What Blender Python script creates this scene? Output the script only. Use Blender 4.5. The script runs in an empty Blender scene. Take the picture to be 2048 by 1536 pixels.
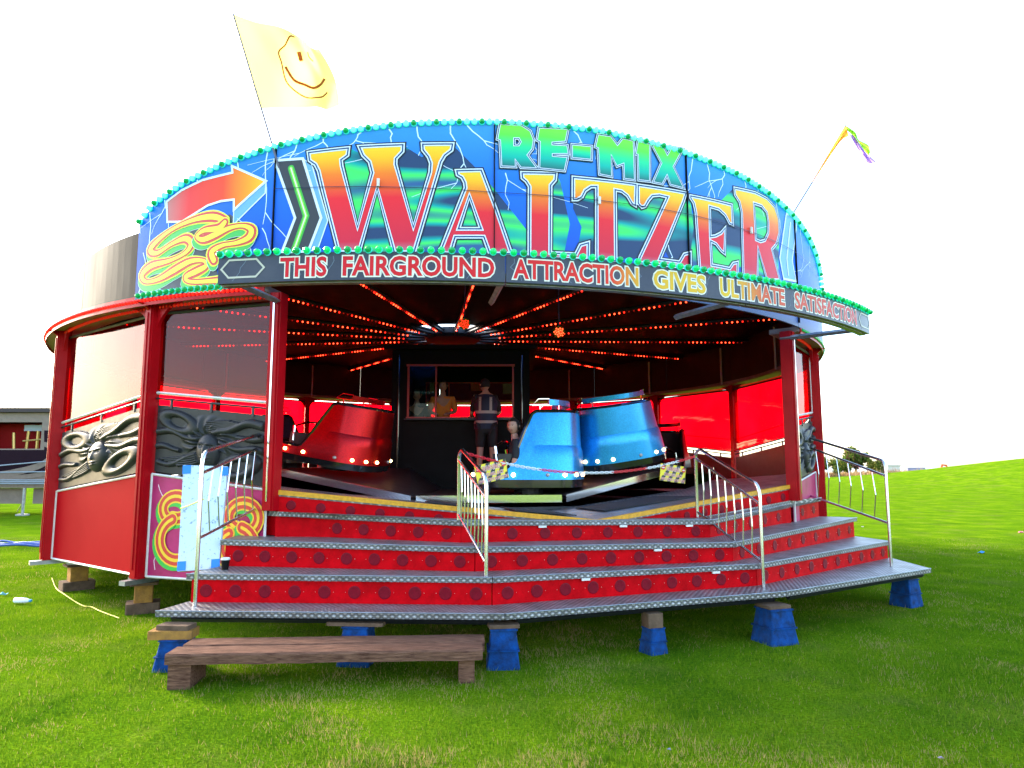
import bpy, bmesh, math, random
from math import sin, cos, pi, radians, sqrt, atan2, degrees
from mathutils import Vector, Matrix
from mathutils.geometry import tessellate_polygon
import numpy as np
random.seed(7)
S = bpy.context.scene
COL = S.collection
# ------------------------------------------------------------------ camera, sky, sun, exposure
FPX, EYE = 1400.0, 1.7
PITCH = math.atan((934-768)/FPX)
cam = bpy.data.cameras.new('camera'); cam.sensor_width = 36; cam.lens = FPX/2048*36
cam.clip_end = 6000; cam.clip_start = .05
co = bpy.data.objects.new('camera', cam); COL.objects.link(co)
co.location = (0, 0, EYE); co.rotation_euler = (pi/2+PITCH, 0, 0); S.camera = co
SUN_AZ, SUN_EL = atan2(-.84, .54), radians(24)          # to the left and behind the ride
W = bpy.data.worlds.new('World'); S.world = W; W.use_nodes = True
nt = W.node_tree; sky = nt.nodes.new('ShaderNodeTexSky'); sky.sky_type = 'NISHITA'; sky.sun_disc = False
sky.sun_elevation = SUN_EL; sky.sun_rotation = SUN_AZ; sky.air_density = 1.0; sky.dust_density = 1.6; sky.ozone_density = 1.0
bg = nt.nodes['Background']; bg.inputs[1].default_value = .15
nt.links.new(sky.outputs[0], bg.inputs[0])
sl = bpy.data.lights.new('sun', 'SUN'); sl.energy = 1.35; sl.angle = radians(11); sl.color = (1, .9, .74)
so = bpy.data.objects.new('sun', sl); COL.objects.link(so)
sd = Vector((sin(SUN_AZ)*cos(SUN_EL), cos(SUN_AZ)*cos(SUN_EL), sin(SUN_EL)))
so.rotation_euler = (-sd).to_track_quat('-Z', 'Y').to_euler(); so.location = sd*60
S.view_settings.view_transform = 'Standard'; S.view_settings.look = 'None'; S.view_settings.gamma = 1
S.view_settings.use_curve_mapping = False; S.view_settings.exposure = 2.75
S.render.engine = 'CYCLES'; S.cycles.max_bounces = 8; S.cycles.transparent_max_bounces = 16

# ------------------------------------------------------------------ measuring: pixel of the 2048 px photo -> point
CX, CY = -1.22, 14.2                                    # centre of the round ride
cP, sP = cos(PITCH), sin(PITCH)
def ray(x, y):
    u = (x-1024)/FPX; v = (768-y)/FPX
    return Vector((u, cP-v*sP, sP+v*cP))
def onz(x, y, z):
    d = ray(x, y); return Vector((0, 0, EYE))+d*((z-EYE)/d.z)
def ony(x, y, Y):
    d = ray(x, y); return Vector((0, 0, EYE))+d*(Y/d.y)
def oncyl(x, y, r):
    d = ray(x, y); a = d.x**2+d.y**2; b = d.x*CX+d.y*CY; q = CX*CX+CY*CY-r*r
    D = max(b*b-a*q, 0); t = (b-sqrt(D))/a; p = Vector((0, 0, EYE))+d*t
    return atan2(p.x-CX, CY-p.y), p.z
def pol(th, r, z=0.):
    t = radians(th); return Vector((CX+r*sin(t), CY-r*cos(t), z))
def lerp(a, b, t): return a+(b-a)*t
def interp(xs, ys, x):
    return float(np.interp(x, xs, ys))

# ------------------------------------------------------------------ materials
def M(name, col, rough=.5, metal=0., var=0., vscale=6., col2=None, bump=0., bscale=40., coat=0., emit=None, es=0., spec=.5, streak=None):
    m = bpy.data.materials.new(name); m.use_nodes = True
    n = m.node_tree.nodes; l = m.node_tree.links; b = n['Principled BSDF']
    b.inputs['Base Color'].default_value = (*col, 1); b.inputs['Roughness'].default_value = rough
    b.inputs['Metallic'].default_value = metal; b.inputs['Coat Weight'].default_value = coat
    b.inputs['Specular IOR Level'].default_value = spec; b.inputs['Coat Roughness'].default_value = .06
    if emit: b.inputs['Emission Color'].default_value = (*emit, 1); b.inputs['Emission Strength'].default_value = es
    tc = n.new('ShaderNodeTexCoord'); src = tc.outputs['Object']
    if streak:
        mp = n.new('ShaderNodeMapping'); mp.inputs['Scale'].default_value = streak; l.new(src, mp.inputs[0]); src = mp.outputs[0]
    if var:
        t = n.new('ShaderNodeTexNoise'); t.inputs['Scale'].default_value = vscale; t.inputs['Detail'].default_value = 6; t.inputs['Roughness'].default_value = .62
        l.new(src, t.inputs[0])
        r = n.new('ShaderNodeValToRGB'); r.color_ramp.elements[0].position = .3; r.color_ramp.elements[1].position = .72
        c2 = col2 or tuple(c*(1-var) for c in col)
        r.color_ramp.elements[0].color = (*c2, 1); r.color_ramp.elements[1].color = (*col, 1)
        l.new(t.outputs[0], r.inputs[0]); l.new(r.outputs[0], b.inputs['Base Color'])
        mr = n.new('ShaderNodeMapRange'); mr.inputs[3].default_value = min(rough+.12, 1); mr.inputs[4].default_value = max(rough-.06, .03)
        l.new(t.outputs[0], mr.inputs[0]); l.new(mr.outputs[0], b.inputs['Roughness'])
    if bump:
        t2 = n.new('ShaderNodeTexNoise'); t2.inputs['Scale'].default_value = bscale; t2.inputs['Detail'].default_value = 4; l.new(src, t2.inputs[0])
        bp = n.new('ShaderNodeBump'); bp.inputs['Strength'].default_value = bump; bp.inputs['Distance'].default_value = .02
        l.new(t2.outputs[0], bp.inputs['Height']); l.new(bp.outputs[0], b.inputs['Normal'])
    return m
def ramp_uv(name, stops, axis=1, rough=.4, coat=.0):
    m = M(name, (1, 1, 1), rough, coat=coat, spec=.2); n = m.node_tree.nodes; l = m.node_tree.links
    u = n.new('ShaderNodeUVMap'); u.uv_map = 'UVMap'; s = n.new('ShaderNodeSeparateXYZ'); l.new(u.outputs[0], s.inputs[0])
    r = n.new('ShaderNodeValToRGB'); e = r.color_ramp.elements
    e[0].position, e[0].color = stops[0][0], (*stops[0][1], 1); e[1].position, e[1].color = stops[-1][0], (*stops[-1][1], 1)
    for p, c in stops[1:-1]: x = e.new(p); x.color = (*c, 1)
    l.new(s.outputs[axis], r.inputs[0]); l.new(r.outputs[0], n['Principled BSDF'].inputs['Base Color'])
    return m
RED = M('red_paint', (.44, .003, .008), .3, var=.3, vscale=3, spec=.12)
REDP = M('red_panel_paint', (.36, .002, .006), .6, var=.12, vscale=1.2, spec=.02)
RISER = M('red_riser_paint', (.62, .0012, .006), .45, var=.42, vscale=7, bump=.08, bscale=12, spec=.04)
RDISC = M('dark_red_lens', (.20, .003, .014), .4, var=.3, vscale=30, spec=.1)
BLACK = M('black_sheet', (.004, .004, .0045), .6, var=.4, vscale=4, spec=.15)
BLACKG = M('black_gloss', (.01, .01, .012), .12, coat=.6)
DARK = M('dark_steel', (.04, .042, .05), .45, .6, var=.4, vscale=12)
STEEL = M('galvanised_steel', (.36, .38, .40), .42, .8, var=.4, vscale=14)
CHROME = M('chrome', (.78, .78, .8), .1, 1.)
RAIL = M('polished_tube', (.66, .66, .66), .2, 1., var=.2, vscale=9)
ALU = M('aluminium_sheet', (.05, .048, .046), .72, 1., var=.6, vscale=1.1, bump=.25, bscale=1.6, spec=.2, streak=(1, 1, .25))
WHITE = M('white_trim', (.72, .7, .66), .45, var=.2, vscale=9)
YELLOW = M('yellow_edge_paint', (.78, .36, .008), .55, var=.4, vscale=25, bump=.3, bscale=90)
RUBBER = M('black_rubber', (.018, .018, .02), .8, bump=.3, bscale=60)
WOOD = M('old_wood', (.24, .12, .075), .85, spec=.1, var=.7, vscale=5, col2=(.06, .025, .016), bump=.7, bscale=16, streak=(1.3, 11, 11))
WOODY = M('yellow_timber', (.40, .20, .04), .8, spec=.1, var=.6, vscale=9, col2=(.2, .1, .035), bump=.5, bscale=30)
WOODG = M('grey_timber', (.16, .10, .065), .85, spec=.1, var=.5, vscale=8, bump=.5, bscale=26)
BLUEB = M('blue_block_paint', (.004, .062, .26), .65, spec=.06, var=.55, vscale=14, col2=(.010, .026, .07), bump=.35, bscale=30)
WARM = M('warm_lamp', (1, .8, .5), .3, emit=(1, .5, .16), es=4.5)
OFFL = M('unlit_lamp', (.5, .45, .4), .15, .3)
REDL = M('red_bulb_lit', (.6, .02, .01), .3, emit=(1, .012, .005), es=.8)
REDLB = M('red_bulb_bright', (.6, .02, .01), .3, emit=(1, .04, .012), es=1.7)
REDD = M('red_bulb_dim', (.28, .004, .004), .25, emit=(1, .02, .01), es=.06)
GRNL = M('green_bulb_lit', (.1, .7, .35), .2, emit=(.10, .9, .45), es=.26)
GRNM = M('green_bulb_glow', (.0, .36, .09), .1, emit=(.0, .6, .12), es=.13)
GRND = M('green_bulb_faint_glow', (.0, .26, .06), .1, spec=.4, emit=(0, .6, .12), es=.035)  # unlit bulbs, lightened by a faint glow put into the material
REDR = M('red_rim_bulb', (.4, .004, .004), .25, emit=(1, .015, .008), es=.3)
LINING = M('board_lining_sheet', (.022, .02, .017), .4, var=.4, vscale=3, spec=.3)
GRNF = M('turquoise_cap_glow', (.02, .42, .40), .3, emit=(.02, .8, .7), es=.10)  # cap is no lamp; the bulb light on it is put in as glow
def facing(n, l, base=.028):
    w = n.new('ShaderNodeLayerWeight'); w.inputs[0].default_value = .5; p = n.new('ShaderNodeMath'); p.operation = 'POWER'; p.inputs[1].default_value = 5; l.new(w.outputs['Facing'], p.inputs[0])
    a = n.new('ShaderNodeMath'); a.operation = 'MULTIPLY_ADD'; a.inputs[1].default_value = .45; a.inputs[2].default_value = base; l.new(p.outputs[0], a.inputs[0]); return a
def glass_red():
    m = bpy.data.materials.new('red_acrylic'); m.use_nodes = True; n = m.node_tree.nodes; l = m.node_tree.links
    n.remove(n['Principled BSDF']); o = n['Material Output']
    t = n.new('ShaderNodeBsdfTransparent'); t.inputs[0].default_value = (.97, .04, .13, 1)
    d = n.new('ShaderNodeBsdfTranslucent'); d.inputs[0].default_value = (.8, .006, .03, 1)
    dz = n.new('ShaderNodeTexNoise'); dz.inputs['Scale'].default_value = 1.3; dz.inputs['Detail'].default_value = 7; dr = n.new('ShaderNodeValToRGB'); dr.color_ramp.elements[0].position = .3; dr.color_ramp.elements[1].position = .75; dr.color_ramp.elements[0].color = (.86, .012, .05, 1); dr.color_ramp.elements[1].color = (.98, .03, .10, 1); l.new(dz.outputs[0], dr.inputs[0]); l.new(dr.outputs[0], t.inputs[0])
    g = n.new('ShaderNodeBsdfGlossy'); g.inputs[1].default_value = .04
    nz = n.new('ShaderNodeTexNoise'); nz.inputs['Scale'].default_value = 1.6
    bp = n.new('ShaderNodeBump'); bp.inputs['Strength'].default_value = .12; bp.inputs['Distance'].default_value = .05
    l.new(nz.outputs[0], bp.inputs['Height']); l.new(bp.outputs[0], g.inputs['Normal'])
    mx = n.new('ShaderNodeMixShader'); mx.inputs[0].default_value = .08; l.new(t.outputs[0], mx.inputs[1]); l.new(d.outputs[0], mx.inputs[2])
    f = facing(n, l)
    m2 = n.new('ShaderNodeMixShader'); l.new(f.outputs[0], m2.inputs[0]); l.new(mx.outputs[0], m2.inputs[1]); l.new(g.outputs[0], m2.inputs[2])
    l.new(m2.outputs[0], o.inputs[0]); return m
PANE = glass_red()
def glass_clear():
    m = bpy.data.materials.new('booth_glass'); m.use_nodes = True; n = m.node_tree.nodes; l = m.node_tree.links
    n.remove(n['Principled BSDF']); o = n['Material Output']
    t = n.new('ShaderNodeBsdfTransparent'); t.inputs[0].default_value = (.8, .85, .82, 1)
    g = n.new('ShaderNodeBsdfGlossy'); g.inputs[1].default_value = .02
    f = facing(n, l, .008)
    m2 = n.new('ShaderNodeMixShader'); l.new(f.outputs[0], m2.inputs[0]); l.new(t.outputs[0], m2.inputs[1]); l.new(g.outputs[0], m2.inputs[2])
    l.new(m2.outputs[0], o.inputs[0]); return m
GLASS = glass_clear()
def checker():
    m = M('checker_plate', (.36, .36, .38), .42, .5, var=.35, vscale=5)
    n = m.node_tree.nodes; l = m.node_tree.links; b = n['Principled BSDF']
    tc = n.new('ShaderNodeTexCoord'); hs = []
    for a in (45, -45):
        mp = n.new('ShaderNodeMapping'); mp.inputs['Rotation'].default_value = (0, 0, radians(a)); l.new(tc.outputs['UV'], mp.inputs[0])
        w = n.new('ShaderNodeTexWave'); w.inputs['Scale'].default_value = 7.0; w.bands_direction = 'X'; l.new(mp.outputs[0], w.inputs[0]); hs.append(w.outputs['Fac'])
    mu = n.new('ShaderNodeMath'); mu.operation = 'MULTIPLY'; l.new(hs[0], mu.inputs[0]); l.new(hs[1], mu.inputs[1])
    bp = n.new('ShaderNodeBump'); bp.inputs['Strength'].default_value = .5; bp.inputs['Distance'].default_value = .01
    l.new(mu.outputs[0], bp.inputs['Height']); l.new(bp.outputs[0], b.inputs['Normal'])
    r = n.new('ShaderNodeValToRGB'); r.color_ramp.elements[0].position = .1; r.color_ramp.elements[1].position = .75; r.color_ramp.elements[0].color = (.17, .17, .185, 1); r.color_ramp.elements[1].color = (.5, .49, .5, 1)
    l.new(mu.outputs[0], r.inputs[0]); mm = n.new('ShaderNodeMixRGB'); mm.blend_type = 'MULTIPLY'; mm.inputs[0].default_value = 1; l.new(r.outputs[0], mm.inputs[1])
    nz = n['Color Ramp']; nz.color_ramp.elements[0].color = (.46, .42, .37, 1); nz.color_ramp.elements[1].color = (1, 1, 1, 1); l.new(nz.outputs[0], mm.inputs[2]); l.new(mm.outputs[0], b.inputs['Base Color'])
    return m
CHECK = checker()
def flake(name, c1, c2, me=.6, ct=.1):
    m = M(name, c1, .3, me, coat=ct); n = m.node_tree.nodes; l = m.node_tree.links
    t = n.new('ShaderNodeTexVoronoi'); t.inputs['Scale'].default_value = 170; tc = n.new('ShaderNodeTexCoord'); l.new(tc.outputs['Object'], t.inputs[0])
    s = n.new('ShaderNodeSeparateColor'); l.new(t.outputs['Color'], s.inputs[0])
    r = n.new('ShaderNodeValToRGB'); r.color_ramp.elements[0].color = (*c2, 1); r.color_ramp.elements[1].color = (*c1, 1)
    l.new(s.outputs[0], r.inputs[0]); l.new(r.outputs[0], n['Principled BSDF'].inputs['Base Color']); return m
CARBLUE = flake('blue_metalflake', (.02, .34, .74), (.006, .17, .46))
CARRED = flake('red_metalflake', (.46, .002, .006), (.2, .001, .003), .8, .03)
CARDARK = flake('dark_metalflake', (.03, .03, .045), (.008, .008, .014))

# ------------------------------------------------------------------ mesh helpers
class MB:
    def __init__(s): s.v = []; s.f = []; s.m = []; s.uv = []
    def add(s, vs, fs, m=0, uv=None):
        o = len(s.v); s.v += [tuple(p) for p in vs]; s.f += [tuple(i+o for i in f) for f in fs]; s.m += [m]*len(fs)
        s.uv += list(uv) if uv else [(0, 0)]*len(vs); return s
    def box(s, c, d, R=None, m=0, taper=1.):
        c = Vector(c); x, y, z = d[0]/2, d[1]/2, d[2]/2; vs = []
        for k in (-1, 1):
            q = taper if k == 1 else 1
            for a, b in ((-1, -1), (1, -1), (1, 1), (-1, 1)):
                p = Vector((a*x*q, b*y*q, k*z)); vs.append(c+(R @ p if R else p))
        return s.add(vs, [(3, 2, 1, 0), (4, 5, 6, 7), (0, 1, 5, 4), (1, 2, 6, 5), (2, 3, 7, 6), (3, 0, 4, 7)], m)
    def tube(s, pts, r, n=8, closed=False, m=0):
        pts = [Vector(p) for p in pts]; N = len(pts); vs = []; rr = r if isinstance(r, (list, tuple)) else [r]*N
        prev = None
        for i, p in enumerate(pts):
            a = pts[(i-1) % N] if (closed or i > 0) else p; b = pts[(i+1) % N] if (closed or i < N-1) else p
            t = (b-a).normalized() if (b-a).length > 1e-9 else Vector((0, 0, 1))
            if prev is None:
                u = t.cross(Vector((0, 0, 1))); u = u.normalized() if u.length > .05 else Vector((1, 0, 0))
            else:
                u = prev-t*prev.dot(t); u = u.normalized() if u.length > 1e-6 else t.orthogonal().normalized()
            prev = u; w = t.cross(u)
            for k in range(n): an = 2*pi*k/n; vs.append(p+u*(cos(an)*rr[i])+w*(sin(an)*rr[i]))
        fs = []
        for i in range(N if closed else N-1):
            j = (i+1) % N
            for k in range(n): fs.append((i*n+k, i*n+(k+1) % n, j*n+(k+1) % n, j*n+k))
        if not closed: fs.append(tuple(range(n-1, -1, -1))); fs.append(tuple((N-1)*n+k for k in range(n)))
        return s.add(vs, fs, m)
    def lathe(s, prof, n=16, T=None, m=0):
        vs = []; T = T or Matrix.Identity(4)
        for r, z in prof:
            for k in range(n): a = 2*pi*k/n; vs.append(T @ Vector((r*cos(a), r*sin(a), z)))
        fs = [(i*n+k, i*n+(k+1) % n, (i+1)*n+(k+1) % n, (i+1)*n+k) for i in range(len(prof)-1) for k in range(n)]
        if prof[0][0] > 1e-6: fs.append(tuple(range(n-1, -1, -1)))
        if prof[-1][0] > 1e-6: fs.append(tuple((len(prof)-1)*n+k for k in range(n)))
        return s.add(vs, fs, m)
    def ball(s, c, r, n=10, k=6, m=0, sc=(1, 1, 1)):
        T = Matrix.Translation(c) @ Matrix.Diagonal((*sc, 1))
        return s.lathe([(max(r*sin(pi*i/k), 1e-7), -r*cos(pi*i/k)) for i in range(k+1)], n, T, m)
    def prism(s, poly, ext, m=0):
        P = [Vector(p) for p in poly]; e = Vector(ext); n = len(P)
        tri = tessellate_polygon([P]); vs = P+[p+e for p in P]
        nn = Vector((0, 0, 0))
        for i in range(n): nn += P[i].cross(P[(i+1) % n])
        fl = nn.dot(e) > 0
        fs = []
        for a, b, c in tri:
            q = (P[b]-P[a]).cross(P[c]-P[a]).dot(nn) > 0
            if q != fl: fs += [(a, b, c), (c+n, b+n, a+n)]
            else: fs += [(c, b, a), (a+n, b+n, c+n)]
        for i in range(n):
            j = (i+1) % n; fs.append((j, i, i+n, j+n) if not fl else (i, j, j+n, i+n))
        return s.add(vs, fs, m)
    def build(s, name, mats, parent=None, smooth=False, label=None, kind=None, ang=35):
        me = bpy.data.meshes.new(name); me.from_pydata(s.v, [], s.f)
        for q in (mats if isinstance(mats, (list, tuple)) else [mats]): me.materials.append(q)
        me.polygons.foreach_set('material_index', s.m)
        if any(u != (0, 0) for u in s.uv):
            ul = me.uv_layers.new(name='UVMap'); li = np.empty(len(me.loops), int); me.loops.foreach_get('vertex_index', li)
            ul.data.foreach_set('uv', np.array(s.uv, float)[li].ravel())
        if smooth:
            me.polygons.foreach_set('use_smooth', [True]*len(me.polygons)); me.set_sharp_from_angle(angle=radians(ang))
        me.update(); return link(name, me, parent, label, kind)
ROOTLOC = {}
def link(name, data, parent=None, label=None, kind=None):
    o = bpy.data.objects.new(name, data); COL.objects.link(o)
    if parent:
        o.parent = parent
        if parent.name in ROOTLOC: o.matrix_parent_inverse = ROOTLOC[parent.name].inverted()
    if label: o['label'] = label
    if kind: o['kind'] = kind
    return o
def thing(name, label, cat, loc=(0, 0, 0), rot=(0, 0, 0), group=None, local=False):
    o = bpy.data.objects.new(name, None); COL.objects.link(o); o.location = loc; o.rotation_euler = rot; o.empty_display_size = .1
    o['label'] = label; o['category'] = cat
    if group: o['group'] = group
    if not local: ROOTLOC[o.name] = Matrix.Translation(loc)     # parts are given in world coordinates
    return o
def tag(o, label, cat, group=None):
    o['label'] = label; o['category'] = cat
    if group: o['group'] = group
    return o
def struct(o): o['kind'] = 'structure'; return o
def copy_tree(o, parent=None):
    c = o.copy(); COL.objects.link(c); c.parent = parent
    for ch in [q for q in COL.objects if q.parent == o]: copy_tree(ch, c)
    return c
def catmull(P, k=6, closed=False):
    P = [Vector(p) for p in P]; n = len(P); out = []
    for i in range(n if closed else n-1):
        g = (lambda j: P[j % n]) if closed else (lambda j: P[min(max(j, 0), n-1)])
        a, b, c, d = g(i-1), g(i), g(i+1), g(i+2)
        for q in range(k):
            t = q/k; out.append(.5*((2*b)+(c-a)*t+(2*a-5*b+4*c-d)*t*t+(3*b-a-3*c+d)*t**3))
    if not closed: out.append(P[-1])
    return out
def rotz(a): return Matrix.Rotation(a, 3, 'Z')

# ------------------------------------------------------------------ flat painted artwork laid on curved or flat boards
class Art:
    """polygons in board coordinates (s along, z up), mapped onto the board by fn(s, z, lift)"""
    def __init__(a, fn, step=.14): a.fn = fn; a.step = step; a.mb = MB()
    def tris(a, pts, faces, lift, uvbox=None):
        bm = bmesh.new(); vs = [bm.verts.new((p[0], p[1], 0)) for p in pts]
        for f in faces:
            try: bm.faces.new([vs[i] for i in f])
            except ValueError: pass
        if a.step:
            lo = min(p[0] for p in pts); hi = max(p[0] for p in pts); k = math.ceil(lo/a.step)
            while k*a.step < hi:
                bmesh.ops.bisect_plane(bm, geom=bm.verts[:]+bm.edges[:]+bm.faces[:], plane_co=(k*a.step, 0, 0), plane_no=(1, 0, 0)); k += 1
        bm.verts.index_update()
        if uvbox is None: uvbox = (min(p[0] for p in pts), max(p[0] for p in pts), min(p[1] for p in pts), max(p[1] for p in pts))
        s0, s1, z0, z1 = uvbox; V = []; UV = []
        for v in bm.verts:
            V.append(a.fn(v.co.x, v.co.y, lift)); UV.append(((v.co.x-s0)/max(s1-s0, 1e-6)+1e-5, (v.co.y-z0)/max(z1-z0, 1e-6)))
        F = []
        for f in bm.faces:
            i = [v.index for v in f.verts]
            if f.normal.z < 0: i.reverse()
            F.append(i)
        bm.free(); a.mb.add(V, F, 0, UV); return a
    def fill(a, outer, lift, holes=(), uvbox=None):
        loops = [[Vector((p[0], p[1], 0)) for p in l] for l in (outer, *holes)]
        return a.tris([p for l in loops for p in l], tessellate_polygon(loops), lift, uvbox)
    def stroke(a, P, w, lift, closed=False, caps=False, uvbox=None):
        P = [Vector((p[0], p[1])) for p in P]; n = len(P); L = []; R = []
        ww = w if isinstance(w, (list, tuple)) else [w]*n
        for i in range(n):
            pa = P[(i-1) % n] if closed or i else None; pb = P[(i+1) % n] if closed or i < n-1 else None
            t1 = (P[i]-pa).normalized() if pa is not None else None; t2 = (pb-P[i]).normalized() if pb is not None else None
            if t1 is None: t1 = t2
            if t2 is None: t2 = t1
            n1 = Vector((-t1.y, t1.x)); n2 = Vector((-t2.y, t2.x)); m = n1+n2
            m = m.normalized() if m.length > 1e-4 else n1
            k = ww[i]/2/max(m.dot(n1), .45); L.append(P[i]+m*k); R.append(P[i]-m*k)
        pts = L+R; fs = []
        for i in range(n if closed else n-1):
            j = (i+1) % n; fs.append((n+i, n+j, j, i))
        if caps and not closed:
            for e in (0, n-1):
                t = (P[e]-P[1 if e == 0 else n-2]).normalized(); u = Vector((-t.y, t.x)); b = len(pts)
                pts += [P[e]+(u*cos(q*pi/8)+t*sin(q*pi/8))*ww[e]/2 for q in range(9)]
                fs.append(tuple(range(b+8, b-1, -1)))
        return a.tris(pts, fs, lift, uvbox)
    def build(a, name, mat, parent, label=None): return a.mb.build(name, mat, parent, label=label)
def cylfn(R):
    def f(s, z, lift):
        t = s/R; r = R+lift; return (CX+r*sin(t), CY-r*cos(t), z)
    return f
def cylpx(R, P): return [(R*t, z) for t, z in (oncyl(x, y, R) for x, y in P)]
def text_tris(body, offset=0., shear=0.):
    c = bpy.data.curves.new('t', 'FONT'); c.body = body; c.size = 1; c.offset = offset; c.shear = shear; c.resolution_u = 3
    o = bpy.data.objects.new('t', c); COL.objects.link(o); bpy.context.view_layer.update()
    me = bpy.data.meshes.new_from_object(o.evaluated_get(bpy.context.evaluated_depsgraph_get()))
    V = [(v.co.x, v.co.y) for v in me.vertices]; F = [tuple(p.vertices) for p in me.polygons]
    bpy.data.objects.remove(o); bpy.data.curves.remove(c); bpy.data.meshes.remove(me); return V, F
# ------------------------------------------------------------------ the setting: field, hill, sea
def sstep(a, b, x):
    t = np.clip((x-a)/(b-a), 0, 1); return t*t*(3-2*t)
def gz(x, y):
    hill = 3.4*sstep(27, 62, x)*np.exp(-((y-66)/24.)**2)
    fall = -4.5*sstep(105, 190, np.hypot(x, y))
    return hill+fall
def field_material():
    m = M('field_grass', (.1, .2, .02), 1., spec=.0); n = m.node_tree.nodes; l = m.node_tree.links; b = n['Principled BSDF']
    tc = n.new('ShaderNodeTexCoord')
    def noise(s, d=6): t = n.new('ShaderNodeTexNoise'); t.inputs['Scale'].default_value = s; t.inputs['Detail'].default_value = d; t.inputs['Roughness'].default_value = .65; l.new(tc.outputs['Object'], t.inputs[0]); return t.outputs[0]
    r = n.new('ShaderNodeValToRGB'); e = r.color_ramp.elements
    e[0].position = .3; e[0].color = (.065, .15, .005, 1); e[1].position = .7; e[1].color = (.18, .28, .008, 1); x = e.new(.52); x.color = (.11, .21, .006, 1)
    l.new(noise(1.1), r.inputs[0])
    r2 = n.new('ShaderNodeValToRGB'); r2.color_ramp.elements[0].position = .52; r2.color_ramp.elements[1].position = .68
    r2.color_ramp.elements[0].color = (0, 0, 0, 1); r2.color_ramp.elements[1].color = (.32, .32, .32, 1); l.new(noise(.9, 9), r2.inputs[0])
    mx = n.new('ShaderNodeMixRGB'); mx.inputs[2].default_value = (.22, .17, .06, 1); l.new(r2.outputs[0], mx.inputs[0]); l.new(r.outputs[0], mx.inputs[1])
    fine = n.new('ShaderNodeMixRGB'); fine.blend_type = 'MULTIPLY'; fine.inputs[0].default_value = .75; l.new(mx.outputs[0], fine.inputs[1])
    r3 = n.new('ShaderNodeValToRGB'); r3.color_ramp.elements[0].position = .36; r3.color_ramp.elements[0].color = (.35, .35, .35, 1); r3.color_ramp.elements[1].position = .62; r3.color_ramp.elements[1].color = (1.25, 1.25, 1.2, 1)
    l.new(noise(42, 5), r3.inputs[0]); l.new(r3.outputs[0], fine.inputs[2]); l.new(fine.outputs[0], b.inputs['Base Color'])
    bp = n.new('ShaderNodeBump'); bp.inputs['Strength'].default_value = .7; bp.inputs['Distance'].default_value = .05; l.new(noise(60, 5), bp.inputs['Height']); l.new(bp.outputs[0], b.inputs['Normal'])
    return m
FIELD = field_material()
def vnoise(x, y, s, seed):
    r = np.random.default_rng(seed).random((97, 97)); u, v = x/s+500.3, y/s+500.7; i, j = np.floor(u).astype(int), np.floor(v).astype(int); f, g = u-i, v-j; f = f*f*(3-2*f); g = g*g*(3-2*g)
    q = lambda a, b: r[a % 97, b % 97]
    return (q(i, j)*(1-f)+q(i+1, j)*f)*(1-g)+(q(i, j+1)*(1-f)+q(i+1, j+1)*f)*g
def build_ground():
    xs = np.concatenate([[-900, -500, -300, -200], np.arange(-140, -20, 12), np.arange(-20, 30, 2.5), np.arange(30, 90, 3), np.arange(95, 200, 12), [260, 400, 650, 1000]])
    ys = np.concatenate([[-60, -30, -15], np.arange(-6, 30, 2.5), np.arange(30, 130, 3), np.arange(135, 260, 12)])
    X, Y = np.meshgrid(xs, ys); Z = gz(X, Y); nx, ny = len(xs), len(ys)
    V = np.stack([X, Y, Z], -1).reshape(-1, 3).tolist()
    F = [(j*nx+i, j*nx+i+1, (j+1)*nx+i+1, (j+1)*nx+i) for j in range(ny-1) for i in range(nx-1)]
    mb = MB(); mb.add(V, F); struct(mb.build('ground', FIELD, smooth=True))
build_ground()
SEA = M('sea_water', (.30, .36, .42), .25, bump=.3, bscale=.4)
mb = MB(); mb.add([(-4500, 215, -4.62), (4500, 215, -4.62), (4500, 5500, -4.62), (-4500, 5500, -4.62)], [(0, 1, 2, 3)]); struct(mb.build('sea', SEA))
SAND = M('beach_sand', (.5, .36, .28), .95, var=.3, vscale=.08)
mb = MB(); mb.add([(60, 190, -4.47), (600, 190, -4.47), (600, 262, -4.6), (60, 262, -4.6)], [(0, 1, 2, 3)]); struct(mb.build('beach', SAND))

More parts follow.
